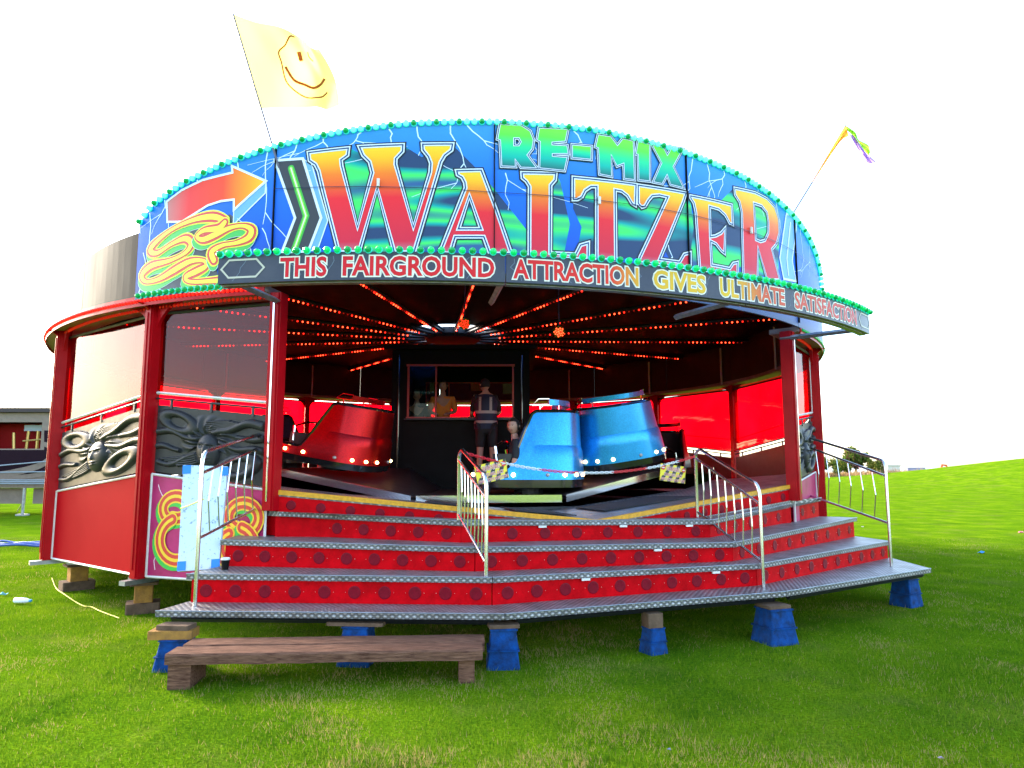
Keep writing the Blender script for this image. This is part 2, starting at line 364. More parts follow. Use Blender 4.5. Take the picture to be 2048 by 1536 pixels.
def blades(name, n, xy, h0, h1, w, cols, seed, lean=.5):
    rng = np.random.default_rng(seed); x, y = xy(rng, n); n = len(x); z = gz(x, y)
    cl = vnoise(x, y, .22, seed)*.6+vnoise(x, y, .8, seed+1)*.4; h = rng.uniform(h0, h1, n)*(.45+1.25*cl**1.5); a = rng.uniform(0, 2*pi, n); t = rng.uniform(0, 2*pi, n); ln = rng.uniform(.05, lean, n)*h
    wx, wy = np.cos(a)*w/2, np.sin(a)*w/2; V = np.empty((n, 3, 3))
    V[:, 0] = np.stack([x-wx, y-wy, z-.005], 1); V[:, 1] = np.stack([x+wx, y+wy, z-.005], 1)
    V[:, 2] = np.stack([x+np.cos(t)*ln, y+np.sin(t)*ln, z+h], 1)
    me = bpy.data.meshes.new(name); me.vertices.add(3*n); me.vertices.foreach_set('co', V.ravel())
    me.loops.add(3*n); me.loops.foreach_set('vertex_index', np.arange(3*n)); me.polygons.add(n)
    me.polygons.foreach_set('loop_start', np.arange(0, 3*n, 3)); me.polygons.foreach_set('loop_total', np.full(n, 3))
    for c in cols: me.materials.append(c)
    # dry straw comes in patches
    patch = vnoise(x, y, .95, 21)*.45+vnoise(x, y, .33, 22)*.35+vnoise(x, y, .12, 23)*.2
    mi = rng.integers(0, len(cols)-1, n); mi[(rng.random(n) < np.clip((patch-.53)*2.8, .04, .55))] = len(cols)-1
    lush = vnoise(x, y, .5, 31) > .66; mi[lush & (mi < len(cols)-1) & (rng.random(n) < .7)] = min(2, len(cols)-1)
    me.polygons.foreach_set('material_index', mi); me.update(); me.validate(); return link(name, me, kind='stuff')
def leafm(name, c, tr=.35):
    m = bpy.data.materials.new(name); m.use_nodes = True; n = m.node_tree.nodes; l = m.node_tree.links; n.remove(n['Principled BSDF'])
    d = n.new('ShaderNodeBsdfDiffuse'); d.inputs[0].default_value = (*c, 1); t = n.new('ShaderNodeBsdfTranslucent'); t.inputs[0].default_value = (c[0]*1.3, c[1]*1.3, c[2], 1)
    x = n.new('ShaderNodeMixShader'); x.inputs[0].default_value = tr; l.new(d.outputs[0], x.inputs[1]); l.new(t.outputs[0], x.inputs[2]); l.new(x.outputs[0], n['Material Output'].inputs[0]); return m
G1, G2, G3, G4 = leafm('grass_mid', (.092, .185, .009)), leafm('grass_dark', (.05, .12, .007)), leafm('grass_light', (.16, .235, .014)), leafm('grass_straw', (.30, .23, .09))
def near_xy(rng, n):
    y = 2.6*np.exp(rng.random(n)*math.log(17/2.6)); x = (rng.random(n)-.5)*2*(y*.8+.4); return x, y
g = blades('lawn_grass', 330000, near_xy, .012, .042, .006, (G1, G1, G2, G3, G4), 3, .9)
tag(g, 'short green lawn grass with dry straw patches on the field', 'grass')
D1, D2, D3 = leafm('dry_grass_pink', (.36, .2, .12)), leafm('dry_grass_tan', (.42, .27, .13)), leafm('dry_grass_pale', (.5, .36, .2))
def dry_xy(rng, n):
    u = rng.random(n); x = 34+u*37; y = 88+rng.random(n)*14+u*12; return x, y
g = blades('dry_grass', 26000, dry_xy, .35, .95, .07, (D1, D2, D3), 5, .5)
tag(g, 'tall dry pinkish grass along the far edge of the field', 'dry grass')

LF = [leafm('leaf_olive', (.12, .14, .03)), leafm('leaf_green', (.07, .12, .02)), leafm('leaf_brown', (.14, .085, .05)), leafm('leaf_yellow', (.22, .2, .04))]
BARK = M('bark', (.08, .06, .045), .9, bump=.5)
def tree(px, base, top, halfw, Y, mats, label, seed, n=2600, name='tree'):
    rng = np.random.default_rng(seed); b = ony(px, base, Y); zb = float(gz(b.x, Y)); ht = ony(px, top, Y).z-zb; w = halfw/FPX*Y
    t = thing(name, label, 'tree' if name == 'tree' else 'bush', (b.x, Y, zb)); mb = MB(); o = Vector((b.x, Y, zb-.1))
    mb.tube([o, o+Vector((.05, 0, ht*.3)), o+Vector((-.05, .05, ht*.62))], [.05*ht, .035*ht, .012*ht], 7)
    lobes = []
    for k in range(11):
        a = rng.uniform(0, 2*pi); rr = rng.uniform(.15, .8)*w; zc = ht*rng.uniform(.28, .86)
        rr *= 1-.55*max(0, (zc/ht-.45)); c = o+Vector((cos(a)*rr, sin(a)*rr*.8, zc)); lobes.append((c, rng.uniform(.16, .3)*min(ht, w*1.6)))
        mb.tube([o+Vector((0, 0, ht*.25)), c], [.016*ht, .006*ht], 5)
    mb.build('trunk', BARK, t, smooth=True)
    V = []; F = []; mi = []
    for i in range(n):
        c, r = lobes[rng.integers(len(lobes))]; d = rng.normal(size=3); d /= np.linalg.norm(d); q = np.array(c)+d*r*rng.uniform(.45, 1.12)
        if q[2] < zb+.1: continue
        u = rng.normal(size=3); u /= np.linalg.norm(u); v = np.cross(u, d); v /= max(np.linalg.norm(v), 1e-3); s = rng.uniform(.045, .1)*ht**.5
        k = len(V); V += [q-u*s-v*s*.6, q+u*s-v*s*.6, q+u*s+v*s*.6, q-u*s+v*s*.6]; F.append((k, k+1, k+2, k+3)); mi.append(int(rng.integers(len(mats))))
    m2 = MB(); m2.add(V, F); m2.m = mi; m2.build('crown', mats, t)
    return t
tree(1712, 946, 887, 30, 96, (LF[0], LF[1], LF[2]), 'tallest brownish green tree beyond the dry grass on the right', 1, 3600)
tree(1640, 950, 908, 20, 92, (LF[3], LF[0]), 'yellow green bush nearest the red corner post of the ride', 2, 1800, 'bush')
tree(1678, 950, 914, 22, 91, (LF[3], LF[0], LF[1]), 'leafy green bush in front of the tall brownish tree', 3, 1800, 'bush')
tree(1752, 948, 918, 19, 94, (LF[0], LF[1], LF[3]), 'low round bush on the right side of the tall tree', 4, 1600, 'bush')

# far things by the shore
FB = M('far_blue_cladding', (.16, .22, .40), .6, var=.3, vscale=1); FW = M('far_pale_wall', (.55, .5, .5), .8); FG = M('far_dark_glass', (.05, .07, .13), .3)
def far_building(x0, x1, yt, yb, Y, label, k, blue):
    a = ony(x0, yb, Y); b = ony(x1, yt, Y); zb = float(gz(a.x, Y))-.1; t = thing('far_building', label, 'building', ((a.x+b.x)/2, Y, zb)); w = b.x-a.x
    MB().box(((a.x+b.x)/2, Y+5, (zb+b.z)/2), (w, 10, b.z-zb)).build('wall', FB if blue else FW, t)
    MB().box(((a.x+b.x)/2, Y+5, b.z+.12), (w+.6, 10.6, .24)).build('roof', FW, t)
    for i in range(k):
        MB().box((a.x+w*(i+.5)/k, Y-.02, zb+(b.z-zb)*.62), (w/k*.7, .06, (b.z-zb)*.34)).build('window', FG, t)
far_building(1776, 1800, 931.5, 943, 185, 'small pale blue far building nearest the trees', 3, False)
far_building(1816, 1851, 936, 944, 205, 'long low blue far building by the shore', 6, True)
ORANGE = M('excavator_paint', (.75, .09, .02), .5, var=.2)
def excavator():
    Y = 175.; g = lambda x, y: ony(x, y, Y); c = g(1868, 944); zb = float(gz(c.x, Y)); t = thing('excavator', 'small orange excavator with raised arm far off by the shore', 'excavator', (c.x, Y, zb))
    MB().box((c.x, Y, zb+.35), (3.2, 2.4, .7)).build('track', DARK, t)
    m = MB(); m.box((c.x-.4, Y, zb+1.15), (2.4, 2.2, .9)); m.box((c.x+.2, Y-.5, zb+1.9), (1.0, 1.0, .8)); m.build('cab', ORANGE, t)
    k = Vector((c.x+.6, Y, zb+1.3)); e1, e2 = g(1884, 929.5), g(1893, 931)
    MB().tube([k, k.lerp(e1, .5)+Vector((0, 0, .35)), e1, e2], [.3, .32, .28, .26], 6).build('arm', ORANGE, t)
    MB().tube([e2, g(1893, 938), g(1891, 943)], [.24, .2, .3], 6).build('bucket_arm', ORANGE, t)
excavator()
# ------------------------------------------------------------------ the ride: frame, deck, bays
ride = thing('waltzer_ride', 'round red fairground ride with blue WALTZER sign and open front', 'fairground ride', (CX, CY, 0))
N16 = [-26.3+22.5*k for k in range(16)]
def deckz(th):
    u = ((th-18.7+45) % 90)-45; u = abs(u); return 1.12+.5*u/45
RP = 6.75
POSTS = sorted([t for t in N16 if not (-11 < t < 48)]+[-11.5, 48.9])
RIMZ = 3.6
# deck plates
DV = [-11.5, 18.7, 48.9]+[63.7+22.5*k for k in range(13)]
for k in range(16):
    a, b = DV[k], DV[k+1] if k < 15 else 348.5
    za, zb = deckz(a), deckz(b)
    ro = RP if k < 2 else RP-.035; P = [pol(a, 5.12, za-.28*(za-1.12)), pol(a, ro, za), pol(b, ro, zb), pol(b, 5.12, zb-.28*(zb-1.12))]
    mb = MB(); mb.add(P+[p-Vector((0, 0, .06)) for p in P], [(0, 1, 2, 3), (7, 6, 5, 4), (1, 5, 6, 2), (0, 3, 7, 4)], 0, [(-1, 0), (-1, 1.63), (1.3, 1.63), (1.3, 0)]*2)
    mb.build('deck_plate', CHECK, ride)
for a, b, r0, r1 in ((11.5, 18.2, 5.35, 6.3), (22.5, 37, 5.35, 6.1), (2, 9, 5.3, 6.0)):
    f = lambda t, r: pol(t, r, deckz(t)-.28*(deckz(t)-1.12)*(RP-r)/1.63+.012)
    mb = MB(); P = [f(a, r0), f(a, r1), f(b, r1), f(b, r0)]; mb.prism(P, (0, 0, .012)); mb.build('rubber_mat', RUBBER, ride)
for a, b in ((-11.2, 18.7), (18.7, 48.6)):
    mb = MB(); P = [pol(a, RP+.004, 0), pol(b, RP+.004, 0)]; h = (deckz(a)+.006, deckz(b)+.006); i = [pol(a, RP-.05, 0), pol(b, RP-.05, 0)]
    V = []
    for q, zz in ((P, 0), (i, 0), (i, -.05), (P, -.05)):
        for e in (0, 1): V.append(Vector((q[e].x, q[e].y, h[e]+zz)))
    mb.add(V, [(0, 1, 3, 2), (6, 7, 1, 0), (4, 5, 7, 6), (0, 2, 4, 6), (1, 7, 5, 3)]); mb.build('yellow_edge', YELLOW, ride)
    # red riser under the deck edge
    V = [pol(a, RP-.02, .5), pol(b, RP-.02, .5), pol(b, RP-.02, h[1]-.058), pol(a, RP-.02, h[0]-.058)]
    nrm = (pol((a+b)/2, 1)-pol((a+b)/2, 0)).normalized(); mb = MB(); mb.prism(V, -nrm*.02); rz = mb.build('riser', RISER, ride)
    n = max(1, int((V[1]-V[0]).length/.29))
    for k in range(n):
        t = (k+.5)/n; c = V[0].lerp(V[1], t); zt = lerp(h[0], h[1], t)-.15; T = Matrix.Translation((c.x, c.y, zt)) @ nrm.to_track_quat('Z', 'Y').to_matrix().to_4x4()
        MB().lathe([(.05, -.001), (.052, .004), (.044, .008), (1e-6, .009)], 16, T).build('lamp_cover', RDISC, rz)

def bracket(mb, p, d, n, r=.42, zt=RIMZ):
    """quarter circle gusset beside the post top, in direction d"""
    P = [p+d*.04]+[p+d*(.04+r)-d*r*cos(q*pi/20)*1.0+Vector((0, 0, -r+r*sin(q*pi/20))) for q in range(0, 11)]
    P[0] = p+d*.04+Vector((0, 0, 0)); mb.prism([q-n*.02 for q in P], n*.04)
for t in POSTS:
    front = t in (-11.5, 48.9)
    p = pol(t, RP+.02, 0); nrm = (pol(t, 1)-pol(t, 0)).normalized(); tg = Vector((-nrm.y, nrm.x, 0)); R = rotz(radians(t))
    z0 = .45 if not front else 1.24
    mb = MB(); mb.box((p.x, p.y, (z0+RIMZ)/2), (.13, .15, RIMZ-z0), R)
    mb.box((p.x+nrm.x*.085, p.y+nrm.y*.085, (z0+RIMZ)/2), (.09, .022, RIMZ-z0-.02), R)
    if not front:
        q = Vector((p.x, p.y, RIMZ-.002)); bracket(mb, q, tg, nrm); bracket(mb, q, -tg, nrm); bracket(mb, q, nrm, tg, .22)
    po = mb.build('post', RED, ride)
    MB().box((p.x+nrm.x*.102, p.y+nrm.y*.102, (z0+RIMZ)/2), (.018 if front else .012, .012, RIMZ-z0-.2), R).build('trim_strip', CHROME if front else RED, po)
    if not front:
        q = pol(t, RP+.02, .42); MB().box(q, (.10, .42, .05), R).build('foot_bracket', STEEL, po)

# sculpted relief panels
def relief_height(u, v):
    """u across 0..1, v up 0..1: rings, bars, streaming hair and a face"""
    h = np.zeros_like(u); X = (u-.5)*1.35; Yv = v-.5
    def ring(cx, cy, a, b, ang, w, H):
        ca, sa = cos(ang), sin(ang); x = (X-cx)*ca+(Yv-cy)*sa; y = -(X-cx)*sa+(Yv-cy)*ca
        d = np.abs(np.sqrt((x/a)**2+(y/b)**2)-1)*min(a, b); return H*np.sqrt(np.clip(1-(d/w)**2, 0, 1))
    h = np.maximum(h, ring(-.39, .27, .2, .115, -.35, .05, .06)); h = np.maximum(h, ring(.36, -.27, .21, .12, .5, .052, .065))
    def bar(x0, x1, y0, y1, w, H):
        t = np.clip((X-x0)/(x1-x0), 0, 1); c = y0+(y1-y0)*t*t+.022*np.sin(X*15+y0*20); d = np.abs(Yv-c); m = (X > min(x0, x1)-.01) & (X < max(x0, x1)+.01)
        return np.where(m, H*np.sqrt(np.clip(1-(d/(w*(1-.35*t)))**2, 0, 1)), 0)
    for b in ((-.66, -.08, .12, .03, .055, .06), (-.66, -.36, -.12, -.12, .05, .055), (.66, .0, .36, .10, .07, .07), (.66, .34, .16, .12, .055, .06), (.66, .12, -.02, .02, .055, .06), (-.62, -.12, -.36, -.14, .045, .05)):
        h = np.maximum(h, bar(*b))
    # hair: fan of ridges from the crown of the head
    cx, cy = .0, .06; dx, dy = X-cx, Yv-cy; rr = np.sqrt(dx**2+dy**2)+1e-6; an = np.arctan2(dy, dx)
    hair = np.clip(1-np.abs(rr-.2)/.17, 0, 1)*(.038+.022*np.sin(an*15+rr*30)); m = (an > -.7) | (an < -2.45); h = np.maximum(h, np.where(m, hair, 0))
    for k in range(6):
        t = np.clip((X-.0)/.5, 0, 1); c = .17+.03*k+(.16-.02*k)*np.sin(t*pi/2); d = np.abs(Yv-c); h = np.maximum(h, np.where((X > -.03) & (X < .5-.05*k), .05*np.sqrt(np.clip(1-(d/.02)**2, 0, 1)), 0))
    for k in range(5):
        t = np.clip((-X-.12)/.45, 0, 1); c = -.13-.035*k-(.17-.01*k)*t**.6; d = np.abs(Yv-c); h = np.maximum(h, np.where((X < -.1) & (X > -.58+.05*k), .045*np.sqrt(np.clip(1-(d/.02)**2, 0, 1)), 0))
    # face
    fx, fy = X/.135, (Yv+.10)/.25; q = 1-fx**2-fy**2; h = h*.75*np.clip((-q)/.5+.25, .25, 1); face = .085*np.sqrt(np.clip(q, 0, 1))**.8
    for sx in (-.052, .052):
        e = np.exp(-(((X-sx)/.026)**2+((Yv+.03)/.022)**2)); face -= .030*e; face += .024*np.exp(-(((X-sx)/.013)**2+((Yv+.032)/.011)**2))
        face += .018*np.exp(-(((X-sx)/.036)**2+((Yv-.005)/.012)**2))
    face += .03*np.exp(-((X/.017)**2))*np.clip((.0-Yv)/.14, 0, 1)*(Yv > -.15)
    face += .02*np.exp(-((X/.038)**2+((Yv+.195)/.012)**2)); face += .02*np.exp(-((X/.03)**2+((Yv+.228)/.012)**2)); face -= .02*np.exp(-((X/.045)**2+((Yv+.212)/.006)**2))
    h = np.maximum(h, np.where(q > 0, face, 0)); ed = np.minimum(np.minimum(u, 1-u), np.minimum(v, 1-v)); return h*np.clip(ed/.02, 0, 1)
RELIEF = M('moulded_black_plastic', (.024, .024, .026), .4, .0, var=.3, vscale=8, spec=.22)
def relief(P, nrm, nx, ny, parent):
    """P: four corners bl, br, tr, tl"""
    u, v = np.meshgrid(np.linspace(0, 1, nx), np.linspace(0, 1, ny)); h = relief_height(u, v)
    A = [np.array(p) for p in P]; B = (A[0]*(1-u[..., None])*(1-v[..., None])+A[1]*u[..., None]*(1-v[..., None])+A[2]*u[..., None]*v[..., None]+A[3]*(1-u[..., None])*v[..., None])
    Q = B+np.array(nrm)*h[..., None]; back = B-np.array(nrm)*.012; V = np.concatenate([Q.reshape(-1, 3), back[[0, 0, -1, -1], [0, -1, -1, 0]]]).tolist()
    F = [(j*nx+i, j*nx+i+1, (j+1)*nx+i+1, (j+1)*nx+i) for j in range(ny-1) for i in range(nx-1)]; o = nx*ny; F.append((o+3, o+2, o+1, o))
    mb = MB(); mb.add(V, F); return mb.build('relief_panel', RELIEF, parent, smooth=True, ang=60)
PINK = M('pink_panel_paint', (.52, .03, .17), .35, var=.35, vscale=2.2, spec=.25, col2=(.3, .012, .07))
LNP = M('pale_line', (.8, .6, .68), .5)
SWG, SWY, SWR = M('swirl_green', (.03, .42, .05), .4), M('swirl_yellow', (.82, .5, .02), .4), M('swirl_red', (.6, .03, .02), .4)
def flatfn(A, B, nrm):
    """board coordinates on an upright flat panel: s along A->B, z height"""
    d = (B-A).normalized()
    return lambda s, z, lift: (A.x+d.x*s+nrm.x*lift, A.y+d.y*s+nrm.y*lift, z)
bays = [(POSTS[i], POSTS[i+1] if i+1 < len(POSTS) else POSTS[0]+360) for i in range(len(POSTS))]
for a, b in bays:
    if a == -11.5: continue                             # the open entrance
    A, B = pol(a, RP), pol(b, RP); d = (B-A).normalized(); nrm = Vector((d.y, -d.x, 0)); L = (B-A).length
    za, zb = deckz(a), deckz(b); pa, pb = A+d*.075, B-d*.075
    up = lambda p, z: Vector((p.x, p.y, z))
    seen = a < 65 or a > 300
    narrow = a in (POSTS[0], ) or L < 2.2
    out = lambda k: nrm*k
    # skirt panel
    mb = MB(); mb.prism([up(pa, .46), up(pb, .46), up(pb, zb), up(pa, za)], out(-.02)); pn = mb.build('skirt_panel', PINK if (L < 2.2) else REDP, ride)
    fr = MB()
    for P, Q in ((up(pa, .47), up(pb, .47)), (up(pa, za), up(pb, zb)), (up(pa, .47), up(pa, za)), (up(pb, .47), up(pb, zb))):
        fr.tube([P+out(.006), Q+out(.006)], .014, 4)
    fr.build('trim', WHITE, pn)
    if L < 2.2 and a < 0:
        fn = flatfn(pa, pb, nrm); w = L-.15; green, yel, red = Art(fn, 0), Art(fn, 0), Art(fn, 0)
        def blob(c, sx, sy, t0, t1, k=22): return [(c[0]+sx*cos(lerp(t0, t1, i/k))*(1-.25*i/k), c[1]+sy*sin(lerp(t0, t1, i/k))*(1-.25*i/k)) for i in range(k+1)]
        def put(L, w, li, nm, mt): e = Art(fn, 0); e.stroke(L, w, li, caps=True); e.build(nm, mt, pn)
        for j, (c, sx, sy, t0, t1) in enumerate((((w*.24, 1.24), .20, .15, 4.2, -1.9), ((w*.27, .88), .27, .25, 1.9, 6.9), ((w*.82, 1.16), .22, .17, -1.0, 4.6), ((w*.78, .84), .26, .22, 1.3, -4.2))):
            P = blob(c, sx, sy, t0, t1); li = .003+.008*j
            put([(x-.03, y-.04) for x, y in P], .15, li, 'swirl_shadow', SWG); put(P, .15, li+.002, 'swirl_outline', SWY); put(P, .115, li+.004, 'swirl_fill', SWR); put(P, .035, li+.006, 'swirl_core', SWY)
        rnd = random.Random(5)
        for x0, z0 in ((.1, 1.5), (.45, 1.52), (.95, 1.4), (.12, .75), (1.3, 1.3), (.7, 1.45)):
            P = [(x0, z0)]
            for q in range(4): P.append((P[-1][0]+rnd.uniform(-.05, .06), P[-1][1]-.05))
            P = [(x_, max(z_, .5)) for x_, z_ in P if z_ > .5]
            lt = Art(fn, 0); lt.stroke(P, .009, .002); lt.build('lightning_line', LNP, pn)
    # relief panel, rails, window
    ia, ib = A+d*.10, B-d*.10
    relief([up(ia, za+.03), up(ib, zb+.03), up(ib, zb+.80), up(ia, za+.80)], nrm, 220 if seen else 40, 160 if seen else 30, ride)
    rl = MB(); rl.tube([up(pa, za+.875), up(pb, zb+.875)], .014, 6)
    for t in (.14, .5, .86): c = pa.lerp(pb, t); z = lerp(za, zb, t); rl.box((c.x, c.y, z+.83), (.03, .02, .12), rotz(atan2(d.y, d.x)))
    rl.build('rail', DARK, ride)
    mb = MB(); mb.prism([up(pa, za+.955), up(pb, zb+.955), up(pb, RIMZ-.1), up(pa, RIMZ-.1)], out(-.006)); pane = mb.build('window_pane', PANE, ride)
    fr = MB(); fr.tube([up(pa, za+.94), up(pb, zb+.94)], .017, 4)
    if seen: fr.tube([up(pb-d*.02, zb+.94), up(pb-d*.02, RIMZ-.15)], .012, 4)
    fr.build('window_frame', WHITE, pane)
    if not seen: MB().tube([up(pa, za+1.22)+out(.04), up(pb, zb+1.22)+out(.04)], .009, 6).build('mid_rail', DARK, pane)
    # valance between window top and rim, with gaps for the light between bulbs
    mb = MB(); mb.tube([up(pa, RIMZ-.1), up(pb, RIMZ-.1)], .02, 6); mb.build('head_rail', DARK, ride)

# rim soffit, boards above it, roof
def ring_slab(mb, t0, t1, r0, r1, z0, z1, n, m=0):
    V = []; 
    for i in range(n+1):
        t = lerp(t0, t1, i/n); V += [pol(t, r0, z0), pol(t, r1, z0), pol(t, r1, z1), pol(t, r0, z1)]
    F = []
    for i in range(n):
        k = i*4; F += [(k, k+4, k+5, k+1), (k+1, k+5, k+6, k+2), (k+2, k+6, k+7, k+3), (k+3, k+7, k+4, k)]
    F += [(0, 1, 2, 3), (n*4+3, n*4+2, n*4+1, n*4)]; mb.add(V, F, m); return mb
SOFF = M('soffit_paint', (.30, .22, .2), .5, var=.3)
mb = MB(); ring_slab(mb, 49.5, 347.8, 6.50, 6.93, RIMZ+.0, RIMZ+.07, 160); rim = mb.build('rim', SOFF, ride)
mb = MB(); ring_slab(mb, 49.5, 347.8, 6.93, 6.945, RIMZ-.04, RIMZ+.08, 160); mb.build('rim_edge', RED, rim)
for i in range(13):                                     # bare aluminium boards round the sides and back
    t0 = 64.6+i*20.6; t1 = min(t0+20.45, 332.3)
    mb = MB(); ring_slab(mb, t0, t1, 6.56, 6.6, RIMZ+.072, 4.66, 14); mb.build('side_board', ALU, ride)
    mb = MB(); ring_slab(mb, t0, t1, 6.50, 6.55, RIMZ+.075, 4.60, 14); mb.build('board_lining', LINING, ride)
for t in N16:
    if 64 < t % 360 < 333: p = pol(t, 6.47); MB().box((p.x, p.y, 4.05), (.03, .03, .86), rotz(radians(t))).build('lining_strut', WHITE, ride)
mb = MB()
V = []; F = []
for i in range(64):
    a, b = -36+5.625*i, -36+5.625*(i+1)
    k = len(V); V += [pol(a, 6.535, 4.53), pol(b, 6.535, 4.53), pol(b, 1.0, 4.42), pol(a, 1.0, 4.42)]
    V += [p+Vector((0, 0, .05)) for p in V[k:k+4]]; F += [(k, k+1, k+2, k+3), (k+7, k+6, k+5, k+4), (k, k+4, k+5, k+1), (k+3, k+2, k+6, k+7)]
mb.add(V, F); roof = mb.build('roof_sheet', BLACK, ride)
mb = MB(); mb.lathe([(.05, 4.26), (.55, 4.28), (.6, 4.34), (.6, 4.46), (.05, 4.5)], 24, Matrix.Translation((CX, CY, 0))); hub = mb.build('roof_hub', DARK, ride)
for i in range(16):
    th = -36+22.5*i
    # girders with strings of red bulbs
    mb = MB(); d0, d1 = pol(th, .45, 4.33), pol(th, 6.5, 4.47); R = rotz(radians(th))
    mb.tube([d0, d1], .035, 6); mb.tube([pol(th, .5, 4.40), pol(th, 1.25, 4.41)], .03, 6); g = mb.build('rib', DARK, ride)
    lit, brt, dim = MB(), MB(), MB(); rnd = random.Random(i); n = 58
    for k in range(n):
        r = 1.0+(6.35-1.0)*k/(n-1); z = lerp(4.33, 4.47, (r-.45)/6.05)-.05; ph = (k+i*2) % 7
        tgt = dim if ph in (5, 6) else (brt if ph in (1, 2, 3) else lit)
        tgt.ball(pol(th, r, z), .0155 if tgt is not dim else .013, 6, 4)
    for mbb, mt in ((lit, REDL), (brt, REDLB), (dim, REDD)): mbb.build('red_bulbs', mt, g, kind='stuff')
mb = MB(); mb2 = MB(); mb3 = MB(); n = 620
for k in range(n):                                      # bulbs round the rim
    th = 50+297*k/(n-1); p = pol(th, 6.955, RIMZ+.02); q = pol(th, 6.78, RIMZ-.035)
    (mb2 if th < 130 else mb).ball(p, .021, 6, 4)
    mb3.ball(q, .021, 6, 4)
mb.build('red_rim_bulbs', REDR, rim, kind='stuff'); mb2.build('green_rim_bulbs', GRND, rim, kind='stuff'); mb3.build('inner_rim_bulbs', REDD, rim, kind='stuff')
# spot lamps under the roof
for k, (x, y, on) in enumerate(((929, 648, False), (1118, 664, True))):
    p = ony(x, y, 10.2); p.z = min(p.z, 4.2)
    t = thing('spot_lamp', 'lit round red lamp hanging under the dark roof' if on else 'dimmer round red lamp under the roof, nearer the centre', 'lamp', p)
    d = (Vector((0, 0, 1.5))-p).normalized(); T = Matrix.Translation(p) @ d.to_track_quat('Z', 'Y').to_matrix().to_4x4()
    MB().lathe([(.03, -.14), (.07, -.12), (.085, .0), (.085, .02), (1e-6, .021)], 18, T).build('housing', BLACKG, t, smooth=True)
    MB().tube([p-d*.1, Vector((p.x, p.y+.04, 4.40))], .012, 6).build('bracket', DARK, t)
    l = MB()
    for q in range(19):
        a = q*2.4; r = .016*sqrt(q)*1.05; l.ball(T @ Vector((r*cos(a), r*sin(a), .026)), .010, 6, 4)
    l.build('led', REDLB if on else REDL, t)
# ------------------------------------------------------------------ the big curved sign
RS = 6.95
def topz(th):
    return interp([0, 10, 18, 24, 30, 35, 40, 44, 46.2], [5.54, 5.50, 5.44, 5.36, 5.25, 5.13, 4.97, 4.78, 4.56], abs(th-18.5))
SB = ramp_uv('sign_blue', [(0, (.06, .09, .16)), (.12, (.012, .06, .30)), (.35, (.006, .10, .62)), (.62, (.01, .15, .70)), (1, (.05, .30, .80))], 1, .4, .0)
seams = [-27.5, -11.5, 8.5, 28.5, 48.7, 64.5]; boards = []
for i in range(5):
    t0, t1 = seams[i]+.05, seams[i+1]-.05; n = 22; mb = MB(); V = []; UV = []
    for k in range(n+1):
        t = lerp(t0, t1, k/n); zt = topz(t); zb = 3.645
        for r, z in ((RS-.035, zb), (RS, zb), (RS, zt), (RS-.035, zt)): V.append(pol(t, r, z)); UV.append((k/n+.001, (z-3.6)/1.95))
    F = []
    for k in range(n):
        o = k*4; F += [(o, o+4, o+5, o+1), (o+1, o+5, o+6, o+2), (o+2, o+6, o+7, o+3), (o+3, o+7, o+4, o)]
    F += [(0, 1, 2, 3), (n*4+3, n*4+2, n*4+1, n*4)]; mb.add(V, F, 0, UV); boards.append(mb.build('sign_board', SB, ride))
def board_of(s):
    t = degrees(s/RS)
    for i in range(5):
        if t < seams[i+1]: return boards[i]
    return boards[-1]
z1 = lambda P: [(260+x/3.841, 220+y/3.841) for x, y in P]
z2 = lambda P: [(560+x/3.841, 220+y/3.841) for x, y in P]
z3 = lambda P: [(960+x/3.841, 220+y/3.841) for x, y in P]
z4 = lambda P: [(1340+x/3.841, 300+y/3.841) for x, y in P]
SG = lambda P: cylpx(RS, P)
fnS = cylfn(RS)
FIRE = ramp_uv('fire_fill', [(0, (.42, .16, .22)), (.1, (.62, .02, .05)), (.5, (.78, .02, .03)), (.72, (.85, .18, .015)), (.88, (.9, .45, .01)), (1, (.85, .58, .02))])
LIME = ramp_uv('lime_fill', [(0, (.02, .10, .12)), (.25, (.0, .42, .33)), (.5, (.02, .62, .26)), (.75, (.12, .68, .06)), (1, (.22, .72, .06))])
CHR = M('painted_silver', (.66, .74, .84), .4, spec=.2); CHD = M('painted_navy', (.012, .05, .17), .4, spec=.2); NAVY = M('painted_dark_edge', (.014, .022, .04), .4, spec=.2)
SLATE = M('slate_paint', (.035, .045, .06), .4, spec=.2)
SLATE2 = M('slate_paint_mirrored', (.035, .045, .06), .4, spec=.2)
def streaks(mt, ang):
    n = mt.node_tree.nodes; l = mt.node_tree.links; tc = n.new('ShaderNodeTexCoord')
    mp = n.new('ShaderNodeMapping'); mp.inputs['Rotation'].default_value = (0, radians(ang), 0); mp.inputs['Scale'].default_value = (.22, .12, 1.9); l.new(tc.outputs['Object'], mp.inputs[0])
    t = n.new('ShaderNodeTexNoise'); t.inputs['Scale'].default_value = 2.0; t.inputs['Detail'].default_value = .3; l.new(mp.outputs[0], t.inputs[0])
    r = n.new('ShaderNodeValToRGB'); e = r.color_ramp.elements; e[0].position = .40; e[0].color = (.02, .05, .13, 1); e[1].position = .57; e[1].color = (.06, .72, .12, 1); x = e.new(.47); x.color = (.0, .32, .32, 1); x = e.new(.70); x.color = (.03, .10, .26, 1)
    l.new(t.outputs[0], r.inputs[0]); l.new(r.outputs[0], n['Principled BSDF'].inputs['Base Color'])
streaks(SLATE, 36); streaks(SLATE2, -50)
